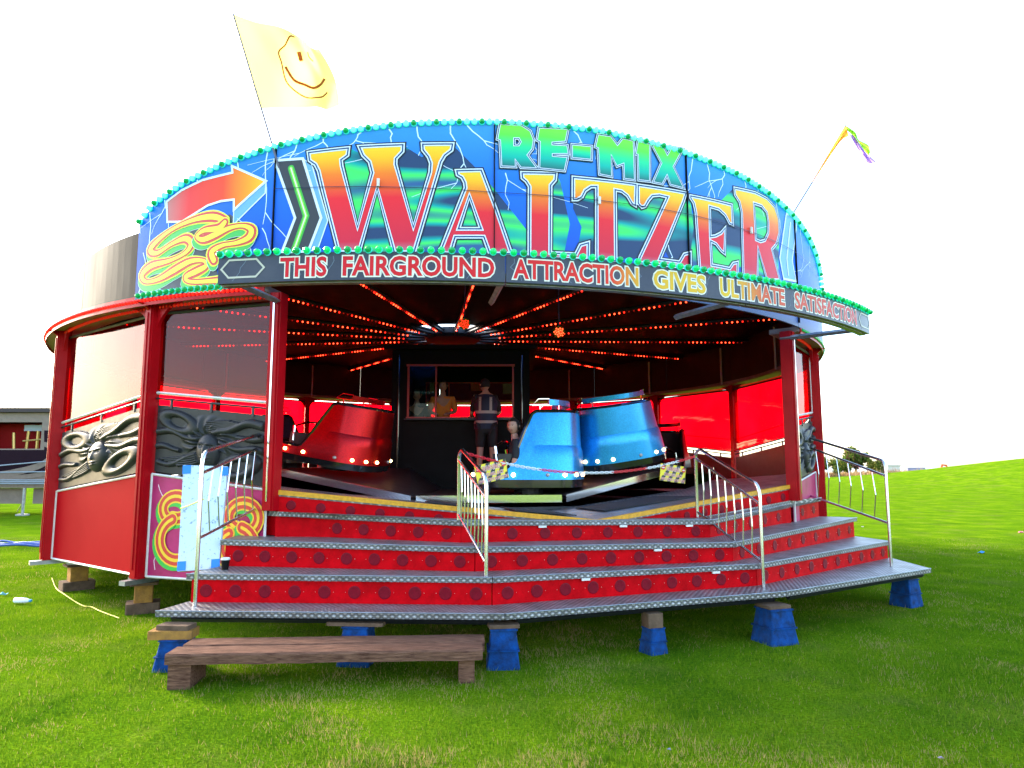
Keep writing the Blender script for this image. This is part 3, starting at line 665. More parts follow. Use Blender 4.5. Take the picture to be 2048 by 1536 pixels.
# painted block shadows behind the letters
for P in (z2([(530, 292), (640, 345), (945, 272), (1090, 362), (1325, 268), (1560, 500), (1900, 930), (1905, 1100), (450, 1100), (330, 600), (470, 400)]),
          z3([(585, 495), (620, 560), (690, 880), (640, 1130), (380, 1130), (500, 520)]), z3([(715, 640), (900, 590), (1195, 590), (1210, 640), (1440, 670), (1610, 640), (1640, 900), (1610, 1190), (1480, 1190), (1320, 900), (1220, 1140), (1040, 1140), (740, 1110), (780, 900), (715, 760)]),
          z4([(395, 385), (490, 290), (560, 430), (545, 900), (320, 930), (170, 900), (150, 500), (300, 420)]), z4([(640, 405), (840, 600), (830, 960), (560, 980), (545, 480)])):
    a = Art(fnS); Q = SG(P); a.fill(Q, .002); a.build('block_shadow', SLATE if Q[0][0] < RS*radians(24) else SLATE2, board_of(Q[0][0]))
# letters
LET = dict(
 W=(z2, [(222, 330), (527, 295), (520, 350), (470, 385), (475, 430), (597, 905), (712, 485), (690, 400), (640, 350), (612, 285), (945, 270), (942, 320), (890, 375), (888, 420), (1025, 905), (1155, 480), (1160, 410), (1140, 360), (1100, 310), (1097, 266), (1325, 264), (1318, 310), (1265, 350), (1235, 400), (1215, 470), (1030, 1095), (880, 1095), (748, 600), (607, 1095), (455, 1095), (330, 600), (300, 470), (275, 420), (230, 390)], []),
 A=(z2, [(1358, 470), (1545, 465), (1660, 770), (1775, 1105), (1612, 1105), (1565, 975), (1345, 975), (1305, 1105), (1228, 1100), (1425, 600), (1420, 560), (1400, 520), (1365, 500)], [[(1455, 660), (1370, 915), (1545, 915)]]),
 L=(z3, [(322, 485), (580, 490), (575, 540), (540, 580), (537, 1100), (735, 1110), (770, 1040), (830, 1022), (828, 1150), (378, 1140), (380, 590), (355, 550), (325, 525)], []),
 T=(z3, [(715, 520), (1195, 575), (1190, 735), (1165, 720), (1130, 660), (1085, 625), (1035, 615), (1040, 1160), (895, 1150), (895, 590), (850, 590), (805, 620), (780, 670), (745, 690), (715, 690)], []),
 Z=(z3, [(1212, 580), (1578, 640), (1560, 700), (1375, 1150), (1530, 1170), (1565, 1110), (1612, 1098), (1612, 1215), (1215, 1175), (1225, 1135), (1440, 670), (1375, 655), (1320, 660), (1290, 695), (1265, 740), (1240, 748), (1213, 720)], []),
 E=(z4, [(155, 355), (470, 425), (478, 575), (455, 565), (420, 500), (370, 455), (300, 435), (305, 668), (345, 662), (388, 640), (420, 600), (415, 795), (390, 775), (350, 722), (307, 700), (316, 885), (455, 912), (482, 872), (515, 865), (515, 965), (225, 920), (195, 480), (180, 410), (155, 370)], []),
 R=(z4, [(492, 295), (650, 330), (740, 375), (800, 440), (830, 530), (835, 640), (815, 720), (778, 765), (838, 1000), (742, 1000), (672, 755), (668, 985), (560, 970), (548, 480), (530, 400), (495, 345)], [[(640, 410), (700, 430), (740, 480), (752, 560), (750, 640), (725, 695), (690, 705), (655, 690)]]))
def letter(name, conv, P, holes, mat, w, base=.005):
    Q = SG(conv(P)); H = [SG(conv(h)) for h in holes]; bo = board_of(sum(q[0] for q in Q)/len(Q))
    a = Art(fnS); a.fill(Q, base+.002, H); lo = a.build(name, mat, bo)
    for ww, lift, mt in ((w*1.75, base, NAVY), (w, base+.004, CHR), (w*.34, base+.006, CHD)):
        e = Art(fnS)
        for c in (Q, *H): e.stroke(c, ww, lift, closed=True)
        e.build('letter_edge', mt, bo)
for k, (cv, P, H) in LET.items(): letter('letter_'+k.lower(), cv, P, H, FIRE, .042)
RM = dict(r=([(150, 112), (315, 122), (385, 165), (412, 235), (402, 305), (365, 352), (442, 455), (310, 450), (272, 395), (275, 445), (160, 440), (150, 240), (128, 232)], [[(262, 225), (295, 225), (308, 250), (295, 275), (262, 275)]]),
 e=([(448, 140), (675, 150), (655, 250), (555, 258), (555, 268), (668, 275), (680, 345), (558, 346), (558, 356), (672, 365), (648, 475), (450, 455), (455, 250), (432, 240)], []),
 dash=([(700, 268), (855, 282), (852, 390), (700, 375)], []),
 m=([(900, 190), (1000, 205), (1050, 270), (1090, 220), (1175, 240), (1185, 545), (1100, 535), (1095, 420), (1045, 440), (1005, 360), (1010, 520), (910, 500), (900, 300), (878, 290)], []),
 i=([(1205, 240), (1300, 265), (1300, 555), (1210, 545), (1205, 350), (1187, 345)], []),
 x=([(1312, 272), (1400, 282), (1432, 345), (1465, 290), (1552, 305), (1480, 440), (1562, 608), (1455, 580), (1430, 510), (1395, 575), (1320, 560), (1385, 410)], []))
for k, (P, H) in RM.items(): letter('letter_'+k if k != 'dash' else 'hyphen', z3, P, H, LIME, .026, .014)
# chevrons, arrow
NEON = M('neon_green_paint', (.3, .9, .05), .4); NEOW = M('neon_core_paint', (.75, .95, .6), .4); GLOWG = M('green_airbrush', (.03, .38, .03), .5)
GREYD = M('charcoal_paint', (.045, .048, .06), .4, spec=.2); SKYB = M('light_blue_paint', (.16, .38, .75), .4, spec=.2)
def shape(name, P, mat, lift, w=None, we=CHR, conv=z1):
    Q = SG(conv(P)); b = board_of(sum(q[0] for q in Q)/len(Q)); a = Art(fnS); a.fill(Q, lift); a.build(name, mat, b)
    if w: e = Art(fnS); e.stroke(Q, w, lift+.002, closed=True); e.build('shape_edge', we, b)
    return b
shape('chevron_side', [(1330, 375), (1400, 425), (1520, 850), (1440, 1080), (1375, 1080), (1470, 830)], SKYB, .003, .012)
b = shape('chevron', [(1115, 390), (1330, 375), (1470, 830), (1370, 1090), (1170, 1090), (1270, 830)], GREYD, .005, .03)
for w, mt, li in ((.075, GLOWG, .008), (.035, NEON, .010), (.012, NEOW, .012)):
    e = Art(fnS); e.stroke(SG(z1([(1240, 450), (1355, 815), (1265, 1075)])), w, li, caps=True); e.build('neon_line', mt, b)
b = shape('chevron', [(890, 490), (975, 520), (935, 850), (965, 1010), (870, 990), (840, 830)], SKYB, .005, .03, conv=z4)
e = Art(fnS); e.stroke(SG(z4([(920, 560), (893, 835), (905, 960)])), .03, .009, caps=True); e.build('neon_line', CHR, b)
ARROW = ramp_uv('arrow_fill', [(0, (.45, .16, .16)), (.25, (.75, .03, .03)), (.6, (.82, .06, .02)), (.85, (.88, .3, .01)), (1, (.9, .5, .02))], 0)
shape('arrow_side', [(1048, 548), (1040, 640), (795, 885), (800, 770)], SKYB, .003, .014)
shape('arrow', [(285, 705), (400, 618), (560, 540), (790, 482), (785, 432), (1048, 548), (800, 770), (800, 690), (700, 702), (600, 735), (480, 810), (400, 860), (290, 862)], ARROW, .005, .026)
SHD = M('grey_airbrush', (.10, .105, .13), .45, var=.5, vscale=3, spec=.2)
shape('grey_patch', [(75, 1385), (110, 1170), (200, 1020), (420, 900), (770, 800), (960, 950), (640, 1120), (690, 1330), (600, 1400)], SHD, .0015)
SA = [(735, 850), (640, 822), (500, 845), (330, 920), (200, 1025), (165, 1085), (220, 1100), (330, 1030), (430, 990), (475, 1030), (430, 1100), (310, 1160), (170, 1200), (100, 1270), (130, 1320), (230, 1300), (350, 1230), (470, 1165), (570, 1160), (590, 1200), (520, 1240), (435, 1285), (480, 1322), (700, 1312)]
SBp = [(738, 868), (690, 915), (580, 930), (525, 975), (570, 1000), (660, 965), (780, 910), (880, 895), (940, 925), (920, 985), (830, 1025), (720, 1045), (640, 1095), (655, 1160)]
SYB = M('swirl_lime_yellow', (.78, .80, .02), .4)
for P, o in ((SA, 0), (SBp, .01)):
    Q = [(p.x, p.y) for p in catmull([(x, y, 0) for x, y in SG(z1(P))], 5)]; b = boards[0]
    wid = [.125]*len(Q); dn = [(x-.012, y-.055) for x, y in Q]
    for L, w, mt, li in ((dn, .13, CHR, .004), (dn, .118, SWG, .006), (Q, 1., SYB, .009), (Q, .78, SWR, .011), (Q, .40, SYB, .013)):
        wv = [w]*len(L) if w < .2 else [w*(.125+.035*sin(q*.33)) for q in range(len(L))]; e = Art(fnS); e.stroke(L, wv, li+o, caps=True); e.build('swirl', mt, b)
# lightning
LTN = M('lightning_paint', (.62, .78, .95), .5); rnd = random.Random(11)
def bolt(th, z, dth, dz, n, w, depth=0):
    P = [(RS*radians(th), z)]
    for i in range(n):
        P.append((max(P[-1][0]+RS*radians(dth)/n+rnd.uniform(-.035, .035), RS*radians(-27.2)), P[-1][1]+dz/n+rnd.uniform(-.015, .015)))
    P = [(s_, min(max(z_, 3.67), topz(degrees(s_/RS))-.05)) for s_, z_ in P]
    e = Art(fnS); e.stroke(P, [max(w*(1-.6*i/n), .004) for i in range(n+1)], .0022+.0004*depth); e.build('lightning_line', LTN, board_of(P[0][0]))
    if depth < 2:
        k = rnd.randrange(1, n); t = degrees(P[k][0]/RS); bolt(t, P[k][1], dth+rnd.choice((-3, 3)), dz*.6, max(3, n-2), w*.7, depth+1)
for th, ln, d in ((-24, .5, 1), (-20, .3, 2), (-15.5, .5, 1.5), (-12.4, .8, .6), (-9.5, .35, -1), (-7, .3, .5), (-3.5, .2, -1.5), (-1, .3, .4), (1.5, .35, .6), (4.5, .5, 1.6), (6.0, .35, 2.5), (11.5, .3, .5), (16, .25, 1), (19.5, .3, -.8), (22, .25, .6), (29.5, .45, -1), (31.5, .6, .8), (34, .35, -1), (37.5, .35, 1), (40, .3, .8), (44, .5, 1), (51, .5, 1.5), (55, .5, -1), (-26, .9, .2)):
    bolt(th, topz(th)-.06, d, -ln, 6, .016)
for th, z in ((-26.6, 4.2), (-12.6, 4.3), (-14, 4.15), (-24, 3.85), (9.5, 4.9), (26, 4.3)): bolt(th, z, .6, -.4, 5, .012)
# seams and hinges
ln = Art(fnS); P = [(RS*radians(t), interp([-11.4, 8.5, 28.5, 48.6, 64.4], [4.725, 4.66, 4.7, 4.70, 4.6], t)) for t in np.linspace(-11.4, 64.4, 60)]; ln.stroke(P, .007, .028); ln.build('seam', NAVY, boards[2])
for t in seams[1:5]:
    mb = MB(); ring_slab(mb, t-.035, t+.035, RS-.02, RS+.026, 3.7, topz(t)-.05, 1); mb.build('seam', BLACK, board_of(RS*radians(t)-.01))
for t, z in ((-1.8, 4.74), (18.4, 4.68), (38, 4.72)): p = pol(t, RS+.03, z); MB().box(p, (.03, .02, .085), rotz(radians(t))).build('hinge', WHITE, board_of(RS*radians(t)))
# ------------------------------------------------------------------ bulbs: one mesh each, shared
def bulb_mesh(name, lit):
    mb = MB(); mb.lathe([(.024, -.012), (.035, -.008), (.035, .004), (.029, .008)], 10, None, 1)
    mb.lathe([(.029, .006), (.033, .02), (.027, .040), (.014, .052), (1e-6, .055)], 8, None, 0)
    o = mb.build(name, [lit, GRNF]); me = o.data; bpy.data.objects.remove(o); return me
BL, BD, BM = bulb_mesh('lit_bulb', GRNL), bulb_mesh('faint_glow_bulb', GRND), bulb_mesh('glow_bulb', GRNM)
def bulb(me, p, nrm, parent):
    o = link('bulb', me, parent); o.location = p; o.rotation_euler = nrm.to_track_quat('Z', 'Y').to_euler()
n = 136
for k in range(n):
    t = lerp(-27.2, 64.2, k/(n-1)); nr = (pol(t, 1)-pol(t, 0)).normalized()
    bulb(BD if k % 3 == 0 else BL, pol(t, RS+.012, topz(t)-.028), nr, board_of(RS*radians(t)))
for k in range(20):
    t = lerp(-26.6, -12.2, k/19); bulb(BD, pol(t, RS+.012, 3.675), (pol(t, 1)-pol(t, 0)).normalized(), boards[0])
# ------------------------------------------------------------------ the lower canopy sign with the slogan
RC = 7.85; fnC = cylfn(RC); cs = [-11.7, 8.5, 28.5, 48.9]; canopy = []
NAVB = M('night_blue_paint', (.018, .024, .05), .3, var=.5, vscale=3, col2=(.045, .05, .075), spec=.3)
for i in range(3):
    mb = MB(); ring_slab(mb, cs[i]+.04, cs[i+1]-.04, RC-.05, RC, 3.43, 3.70, 16); c = mb.build('canopy_board', NAVB, ride); canopy.append(c)
    mb = MB(); ring_slab(mb, cs[i]+.06, cs[i+1]-.06, RC-.13, RC-.052, 3.42, 3.45, 16); mb.build('canopy_rail', STEEL, c)
for t in cs:
    p0, p1 = pol(t, 6.8, 3.56), pol(t, RC-.05, 3.56); tt = t+(.4 if t < 0 else -.4 if t > 40 else 0)
    mb = MB(); mb.tube([pol(tt, 6.7, 3.50), pol(tt, RC-.06, 3.50)], .035, 4); mb.build('canopy_arm', STEEL, ride)
def con(s):
    t = degrees(s/RC)
    return canopy[0] if t < cs[1] else canopy[1] if t < cs[2] else canopy[2]
TXT = ramp_uv('slogan_fill', [(0, (.55, .006, .02)), (.36, (.62, .012, .015)), (.46, (.66, .03, .015)), (.50, (.66, .36, .02)), (.63, (.70, .42, .02)), (.69, (.60, .09, .03)), (1, (.55, .01, .04))], 0)
TXW = M('slogan_outline', (.72, .7, .62), .45)
s0, s1 = RC*radians(cs[0]), RC*radians(cs[3])
for wd, x0, x1 in (('THIS', 562, 652), ('FAIRGROUND', 687, 987), ('ATTRACTION', 1028, 1276), ('GIVES', 1308, 1410), ('ULTIMATE', 1440, 1568), ('SATISFACTION', 1588, 1710)):
    a0, a1 = RC*oncyl(x0, 535+(x0-560)*.03, RC)[0], RC*oncyl(x1, 535+(x1-560)*.06, RC)[0]
    for off, mt, nm, li in ((.085, TXW, 'slogan_outline', .003), (.03, TXT, 'slogan_word', .006)):
        V, F = text_tris(wd, off); V0, _ = text_tris(wd, .0); lo = min(v[0] for v in V0); hi = max(v[0] for v in V0); h = max(v[1] for v in V0)
        P = [(a0+(x-lo)/(hi-lo)*(a1-a0), 3.475+y/h*.175) for x, y in V]
        e = Art(fnC, .2); e.tris(P, F, li, (s0, s1, 3.4, 3.7)); e.build(nm, mt, con((a0+a1)/2))
OUTL = M('pale_gold_line', (.45, .43, .36), .45)
for c, m in ((cs[0]+1.9, 0), (cs[3]-1.6, 2)):
    e = Art(fnC, .2); s = RC*radians(c); e.stroke([(s-.22, 3.57), (s-.14, 3.655), (s+.14, 3.655), (s+.22, 3.57), (s+.14, 3.485), (s-.14, 3.485)], .018, .004, closed=True); e.build('hexagon_outline', OUTL, canopy[m])
LT2 = M('faint_lightning', (.10, .14, .2), .5); rnd = random.Random(4)
for t in np.arange(-9.5, 48, 3.1):
    P = [(RC*radians(t), 3.66)]
    for i in range(5): P.append((P[-1][0]+rnd.uniform(-.05, .06), P[-1][1]-.042))
    e = Art(fnC, .2); e.stroke(P, .006, .0015); e.build('lightning_line', LT2, con(P[0][0]))
n = 86
for k in range(n):
    t = lerp(cs[0]+.2, cs[3]-.2, k/(n-1)); bulb(BD if k % 5 in (0, 3) else BM, pol(t, RC+.006, 3.715), (pol(t, 1)-pol(t, 0)).normalized(), con(RC*radians(t)))
# ------------------------------------------------------------------ entrance steps: three sections
TR = [([(310, 1222), (1010, 1228), (1572, 1183), (1862, 1137)], (.45, .455, .475, .46)),
      ([(372, 1148), (985, 1155), (1518, 1128), (1782, 1082)], (.71, .705, .70, .69)),
      ([(440, 1080), (950, 1095), (1470, 1085), (1714, 1035)], (.97, .935, .90, .965)),
      ([(487, 1020), (922, 1042), (1424, 1040), (1643, 995)], (1.23, 1.155, 1.10, 1.245))]
edge = [[onz(x, y, z) for (x, y), z in zip(P, Z)] for P, Z in TR]      # front edges of the treads
edge.append([pol(t, RP+.0, deckz(t)) for t in (-11.2, 5.8, 30.5, 48.6)])
names = ('left section of the metal plate entrance steps, with a paper cup on it', 'middle section of the metal plate entrance steps below the chain', 'right section of the metal plate entrance steps')
SCREW = M('pale_screw', (.6, .5, .45), .4, .5); stepsec = []
for sct in range(3):
    b0 = edge[0][sct].lerp(edge[0][sct+1], .5); t = thing('entrance_steps', names[sct], 'steps', (b0.x, b0.y, .38), group='sections of the entrance steps'); stepsec.append(t)
    for i in range(4):
        A, B = edge[i][sct].copy(), edge[i][sct+1].copy(); C2, D2 = edge[i+1][sct], edge[i+1][sct+1]; d = (B-A).normalized(); A += d*.004; B -= d*.004
        bk = Vector((0, 1, 0)); za, zb = A.z, B.z
        Ca = Vector((C2.x, C2.y, za))+(Vector((C2.x-A.x, C2.y-A.y, 0)).normalized()*.06); Da = Vector((D2.x, D2.y, zb))+(Vector((D2.x-B.x, D2.y-B.y, 0)).normalized()*.06)
        P = [A, B, Da, Ca]; th = .05; mb = MB(); L = (B-A).length; dn = Vector((0, 0, -th))
        V = P+[p+dn for p in P]; w = (Ca-A).length
        UV = [(.01, .01), (L, .01), (L, w), (.01, w), (.01, -th), (L, -th), (L, w+th), (.01, w+th)]
        mb.add(V, [(0, 1, 2, 3), (7, 6, 5, 4), (0, 4, 5, 1), (1, 5, 6, 2), (3, 7, 4, 0), (2, 6, 7, 3)], 0, UV); tr = mb.build('tread', CHECK, t)
        # nosing strip
        up = Vector((0, 0, .004)); MB().tube([A+up*.2+Vector((0, -.001, 0)), B+up*.2+Vector((0, -.001, 0))], .006, 6).build('nosing', STEEL, tr)
        # riser below the next tread up, set back under its nose
        if i < 3:
            a, b = edge[i+1][sct], edge[i+1][sct+1]; nv = Vector(((b-a).y, -(b-a).x, 0)).normalized()
            e = (b-a).normalized(); a2, b2 = a-nv*.035+e*.012, b-nv*.035-e*.012
            if sct == 0: a2 += e*.03
            if sct == 2: b2 -= e*.03
            Q = [Vector((a2.x, a2.y, lerp(A.z, za, 1)+.001)), Vector((b2.x, b2.y, zb+.001)), Vector((b2.x, b2.y, b.z-.052)), Vector((a2.x, a2.y, a.z-.052))]
            mb = MB(); mb.prism(Q, -nv*.02); rs = mb.build('riser', RISER, t); n = 10 if i == 0 else 9 if i == 1 else 8; 
            for k in range(n):
                f = (k+.5)/n; c = (Q[0]+Q[3])/2*(1-f)+(Q[1]+Q[2])/2*f; T = Matrix.Translation(c) @ nv.to_track_quat('Z', 'Y').to_matrix().to_4x4()
                MB().lathe([(.058, .0005), (.059, .004), (.051, .006), (1e-6, .005)], 18, T).build('lamp_cover', RDISC, rs)
            s = MB()
            for k in range(n):
                f = (k+.5)/n
                for o in (-.085, .085): c = (Q[0]+Q[3])/2*(1-f)+(Q[1]+Q[2])/2*f+e*o+nv*.002; s.ball(c, .0032, 6, 3)
            s.build('screws', SCREW, rs, kind='stuff')
    if sct in (0, 2):                                   # closed end cheeks
        j = 0 if sct == 0 else 3
        for i in range(3):
            a, b, c = edge[i][j], edge[i+1][j], edge[i+2][j] if i < 2 else edge[4][j]
            s = Vector((.05 if sct == 0 else -.05, .04, 0)); Q = [Vector((b.x, b.y, a.z+.002))+s, Vector((c.x, c.y, a.z+.002))+s, Vector((c.x, c.y, b.z-.052))+s, Vector((b.x, b.y, b.z-.052))+s]
            mb = MB(); mb.prism(Q, Vector((.018 if sct == 0 else -.018, 0, 0))); mb.build('cheek', RISER, t)
    # tapes stuck under some noses
    if sct == 1:
        for i, fs in ((1, (.32, .82)), (2, (.68,)), (3, (.3, .62, .9))):
            for f in fs:
                c = edge[i][1].lerp(edge[i][2], f); e = (edge[i][2]-edge[i][1]).normalized(); MB().box((c.x, c.y+.012, c.z-.062), (.085, .02, .022), rotz(atan2(e.y, e.x))).build('rubber_buffer', WHITE, t)
    # bearer under the bottom tread
    A, B = edge[0][sct], edge[0][sct+1]; e = (B-A).normalized(); mb = MB()
    for off in (.12, .42): mb.tube([A+e*.1+Vector((0, off, -.085)), B-e*.1+Vector((0, off, -.085))], .03, 4)
    mb.build('bearer', DARK, t)

# ------------------------------------------------------------------ handrails
def handrail(A, za, ta, B, zb, tb, label, bend=.035, nb=7):
    A = Vector((A.x, A.y, 0)); B = Vector((B.x, B.y, 0)); d = (B-A); L = d.length; d.normalize(); n = Vector((-d.y, d.x, 0))
    t = thing('handrail', label, 'handrail', (A.x, A.y, za), group='handrails of the entrance steps')
    V = lambda s, z: A+d*s+Vector((0, 0, z)); sl = (tb-ta)/L
    P = [V(0, za), V(0, ta-.12)]+[V(.10*(1-cos(a)), ta-.12+(.12+sl*.1)*sin(a)) for a in (pi/8, pi/4, 3*pi/8, pi/2)]
    P += [V(L-.10*(1-cos(a)), tb-.12+(.12-sl*.1)*sin(a)) for a in (pi/2, 3*pi/8, pi/4, pi/8)]+[V(L, tb-.12), V(L, zb)]
    MB().tube(P, .0185, 10).build('frame', RAIL, t, smooth=True, ang=60)
    u0, u1 = ta-.19, tb-.14; l0, l1 = ta-.78 if ta-.78 > za+.15 else za+.2, zb+.06
    MB().tube([V(0, u0), V(L, u1)], .0155, 8).build('upper_rail', RAIL, t, smooth=True, ang=60)
    MB().tube([V(0, l0), V(L, l1)], .0155, 8).build('lower_rail', RAIL, t, smooth=True, ang=60)
    for k in range(nb):
        f = (k+1)/(nb+1); a, b = lerp(l0, l1, f), lerp(u0, u1, f); m = lerp(a, b, .5); MB().tube([V(L*f+.02, a), V(L*f-bend, m), V(L*f+.02, b)], .0075, 6).build('baluster', RAIL, t)
def hr(ax, ay, az, aty, bx, by, bz, bty, label, **k):
    A = onz(ax, ay, az); B = onz(bx, by, bz); handrail(A, az, ony(ax, aty, A.y).z, B, bz, ony(bx, bty, B.y).z, label, **k)
hr(390, 1212, .452, 905, 533, 1017, 1.24, 862, 'handrail on the left end of the steps beside the pale board')
hr(972, 1209, .455, 955, 917, 1040, 1.165, 893, 'handrail holding the left end of the warning chain', bend=.0)
hr(1527, 1174, .474, 972, 1395, 1034, 1.11, 893, 'handrail holding the right end of the warning chain', bend=.0)
hr(1783, 1133, .462, 922, 1600, 992, 1.25, 868, 'handrail on the right end of the steps against the field')

# chain with two warning plates
CHN_R, CHN_W = M('red_plastic_chain', (.6, .01, .02), .4), M('white_plastic_chain', (.7, .7, .7), .4)
c0, c1 = ony(922, 903, onz(917, 1040, 1.165).y), ony(1392, 912, onz(1395, 1034, 1.11).y)
ch = thing('barrier_chain', 'red and white plastic chain hung across the steps', 'chain', c0)
def cat(f): p = c0.lerp(c1, f); p.z -= .21*(1-(2*f-1)**2); return p
nl = 92
for k in range(nl):
    p = cat((k+.5)/nl); q = cat((k+.6)/nl); d = (q-p).normalized(); T = Matrix.Translation(p) @ d.to_track_quat('X', 'Z').to_matrix().to_4x4() @ Matrix.Rotation(pi/2*(k % 2), 4, 'X')
    P = [T @ Vector((.022*cos(a)+(.008 if cos(a) > 0 else -.008), .012*sin(a), 0)) for a in [2*pi*i/10 for i in range(10)]]
    MB().tube(P, .0042, 5, closed=True).build('chain_link', CHN_W if (k//14) % 2 else CHN_R, ch)
WY, WB, WRD = M('warning_yellow', (.8, .62, .02), .45), M('warning_black', (.015, .015, .018), .45), M('warning_red', (.62, .01, .015), .45)
def plate(f, roll, label):
    p = cat(f); a = atan2((c1-c0).y, (c1-c0).x); w, h = .36, .2; X = Vector((cos(a), sin(a), 0)); Z = Vector((0, 0, 1)); R = Matrix.Rotation(roll, 3, X.cross(Z)); X = R @ X; Z = R @ Z; N = X.cross(Z); N.negate() if N.y > 0 else None
    t = thing('warning_plate', label, 'sign', p); fn = lambda s, z, l: tuple(p+X*s+Z*(z-h/2-.03)+N*(.004+l))
    MB().prism([p+X*x+Z*(z-h/2-.03)+N*.003 for x, z in ((-w/2, -h/2), (w/2, -h/2), (w/2, h/2), (-w/2, h/2))], -N*.006).build('plate', WY, t)
    a = Art(fn, 0)
    for k in range(-1, 5):
        x0 = -w/2+k*.1
        for r in range(3):
            z0, z1_ = -h/2+h*r/3, -h/2+h*(r+1)/3; sh = .05 if r % 2 else 0; xa, xb = max(x0+sh, -w/2), min(x0+sh+.05, w/2)
            if xb > xa: a.fill([(xa, z0), (xb, z0), (min(xb+.03, w/2), z1_), (min(xa+.03, w/2), z1_)], .001)
    a.build('stripes', WB, t); tx = Art(fn, 0); to = Art(fn, 0)
    for s, z, ww, hh in (('WARNING', .025, .2, .05), ('STAND WELL BACK', -.035, .26, .033), ('WHILE RIDE IS IN MOTION', -.088, .34, .03)):
        V, F = text_tris(s, .0, .2); lo, hi = min(v[0] for v in V), max(v[0] for v in V); H = max(v[1] for v in V); f2 = lambda v: ((v[0]-lo)/(hi-lo)*ww-ww/2, z+v[1]/H*hh); tx.tris([f2(v) for v in V], F, .0036)
        V, F = text_tris(s, .06, .2); to.tris([f2(v) for v in V], F, .0022)
    to.build('text_outline', WHITE, t); tx.build('text', WRD, t)
    for x in (-w/2+.035, w/2-.035):
        k = Art(fn, 0); k.fill([(x+.027*cos(q*pi/8), .055+.027*sin(q*pi/8)) for q in range(16)], .0025); k.build('no_entry_disc', WRD, t)
        k = Art(fn, 0); k.fill([(x-.018, .048), (x+.018, .048), (x+.018, .062), (x-.018, .062)], .0035); k.build('no_entry_bar', WHITE, t)
plate(.105, .22, 'yellow and black warning plate at the left end of the chain'); plate(.89, -.12, 'yellow and black warning plate at the right end of the chain')

# ------------------------------------------------------------------ packing blocks under steps and ride
def rblock(name, label, cat, c, d, yaw, mat, taper=1., group=None, lip=False):
    R = rotz(yaw); mb = MB(); x, y, z = d
    prof = [(1, 0), (taper, 1)] if not lip else [(1, 0), (lerp(1, taper, .93), .9), (lerp(1, taper, .93)+.1, .9), (lerp(1, taper, .93)+.1, .97), (taper, .975), (taper, 1)]
    V = []; b = .08
    for s, f in prof:
        for px_, py_ in ((-1+b, -1), (1-b, -1), (1, -1+b), (1, 1-b), (1-b, 1), (-1+b, 1), (-1, 1-b), (-1, -1+b)): V.append(Vector(c)+R @ Vector((px_*x/2*s, py_*y/2*s, f*z)))
    n = len(prof); F = [(i*8+k, i*8+(k+1) % 8, (i+1)*8+(k+1) % 8, (i+1)*8+k) for i in range(n-1) for k in range(8)]; F += [tuple(range(7, -1, -1)), tuple((n-1)*8+k for k in range(8))]
    mb.add(V, F); return tag(mb.build(name, mat), label, cat, group)
GB = 'blue packing blocks under the steps'
STK = [(335, 1345, .06, 'left end of the steps', 1), (707, 1335, -.1, 'left section of steps, behind the bench', 2), (1005, 1341, .05, 'joint right of the bench', 3), (1313, 1313, .5, 'middle section of the steps', 4), (1560, 1291, .35, 'joint under the right rail', 5), (1830, 1217, .55, 'right end of the steps', 6)]
for x, y, yaw, wh, k in STK:
    b = onz(x, y, 0); b.y += .14; w = .29 if k != 4 else .2; hz = .165 if k not in (1, 4) else (.125 if k == 1 else .115); zt = .365
    if k == 5: w = .33
    if k == 6: b.y += .05
    rblock('blue_block', 'lower blue tapered block under the '+wh, 'block', (b.x, b.y, -.01), (w, w, hz+.01), yaw, BLUEB, .84, GB, True)
    rblock('blue_block', 'upper blue tapered block under the '+wh, 'block', (b.x+.005, b.y, hz+.001), (w*.86, w*.86, hz), yaw, BLUEB, .84, GB, True); z = 2*hz+.002
    if k in (2, 3, 5, 6):
        pw = (.24, .5, .26, .44, .26, .2)[k-1]; rblock('packing_board', 'flat wooden board on the blue blocks under the '+wh, 'board', (b.x, b.y, z), (pw, .22, zt-z-.003), yaw+(.12 if k == 3 else 0), WOODG)
    elif k == 4: rblock('packing_block', 'upright wooden block on the blue blocks under the middle section', 'block', (b.x-.005, b.y, z), (.15, .15, zt-z-.003), .3, WOODG)
    else:
        rblock('packing_block', 'yellowish timber block on the blue blocks at the left end', 'block', (b.x-.03, b.y, z), (.36, .2, .07), .08, WOODY); rblock('packing_board', 'weathered round-ended plank piece on the yellowish timber block', 'board', (b.x-.01, b.y, z+.071), (.28, .16, zt-z-.074), -.1, WOODG)
for x, y, yaw, s, wd in ((140, 1182, .75, 1.1, 'far left'), (272, 1229, .45, 1., 'left')):
    b = onz(x, y, 0); b.y += .15
    rblock('packing_block', 'wooden base block on the grass under the '+wd+' post', 'block', (b.x, b.y, -.01), (.36*s, .3, .13), yaw, WOODG); rblock('packing_block', 'upright yellowish timber block under the '+wd+' post', 'block', (b.x, b.y, .121), (.2*s, .22, .2), yaw, WOODY)
    rblock('packing_board', 'steel capped board between timber block and the '+wd+' post', 'board', (b.x, b.y, .322), (.3*s, .3, .03), yaw, WOODG); MBx = MB(); MBx.box((b.x+.03, b.y+.1, .384), (.16, .5, .06), rotz(yaw-.9)); MBx.box((b.x+.03, b.y+.1, .404), (.09, .55, .025), rotz(yaw-.9)); tag(MBx.build('jack_foot', STEEL), 'grey steel channel foot under the '+wd+' post of the ride', 'bracket')

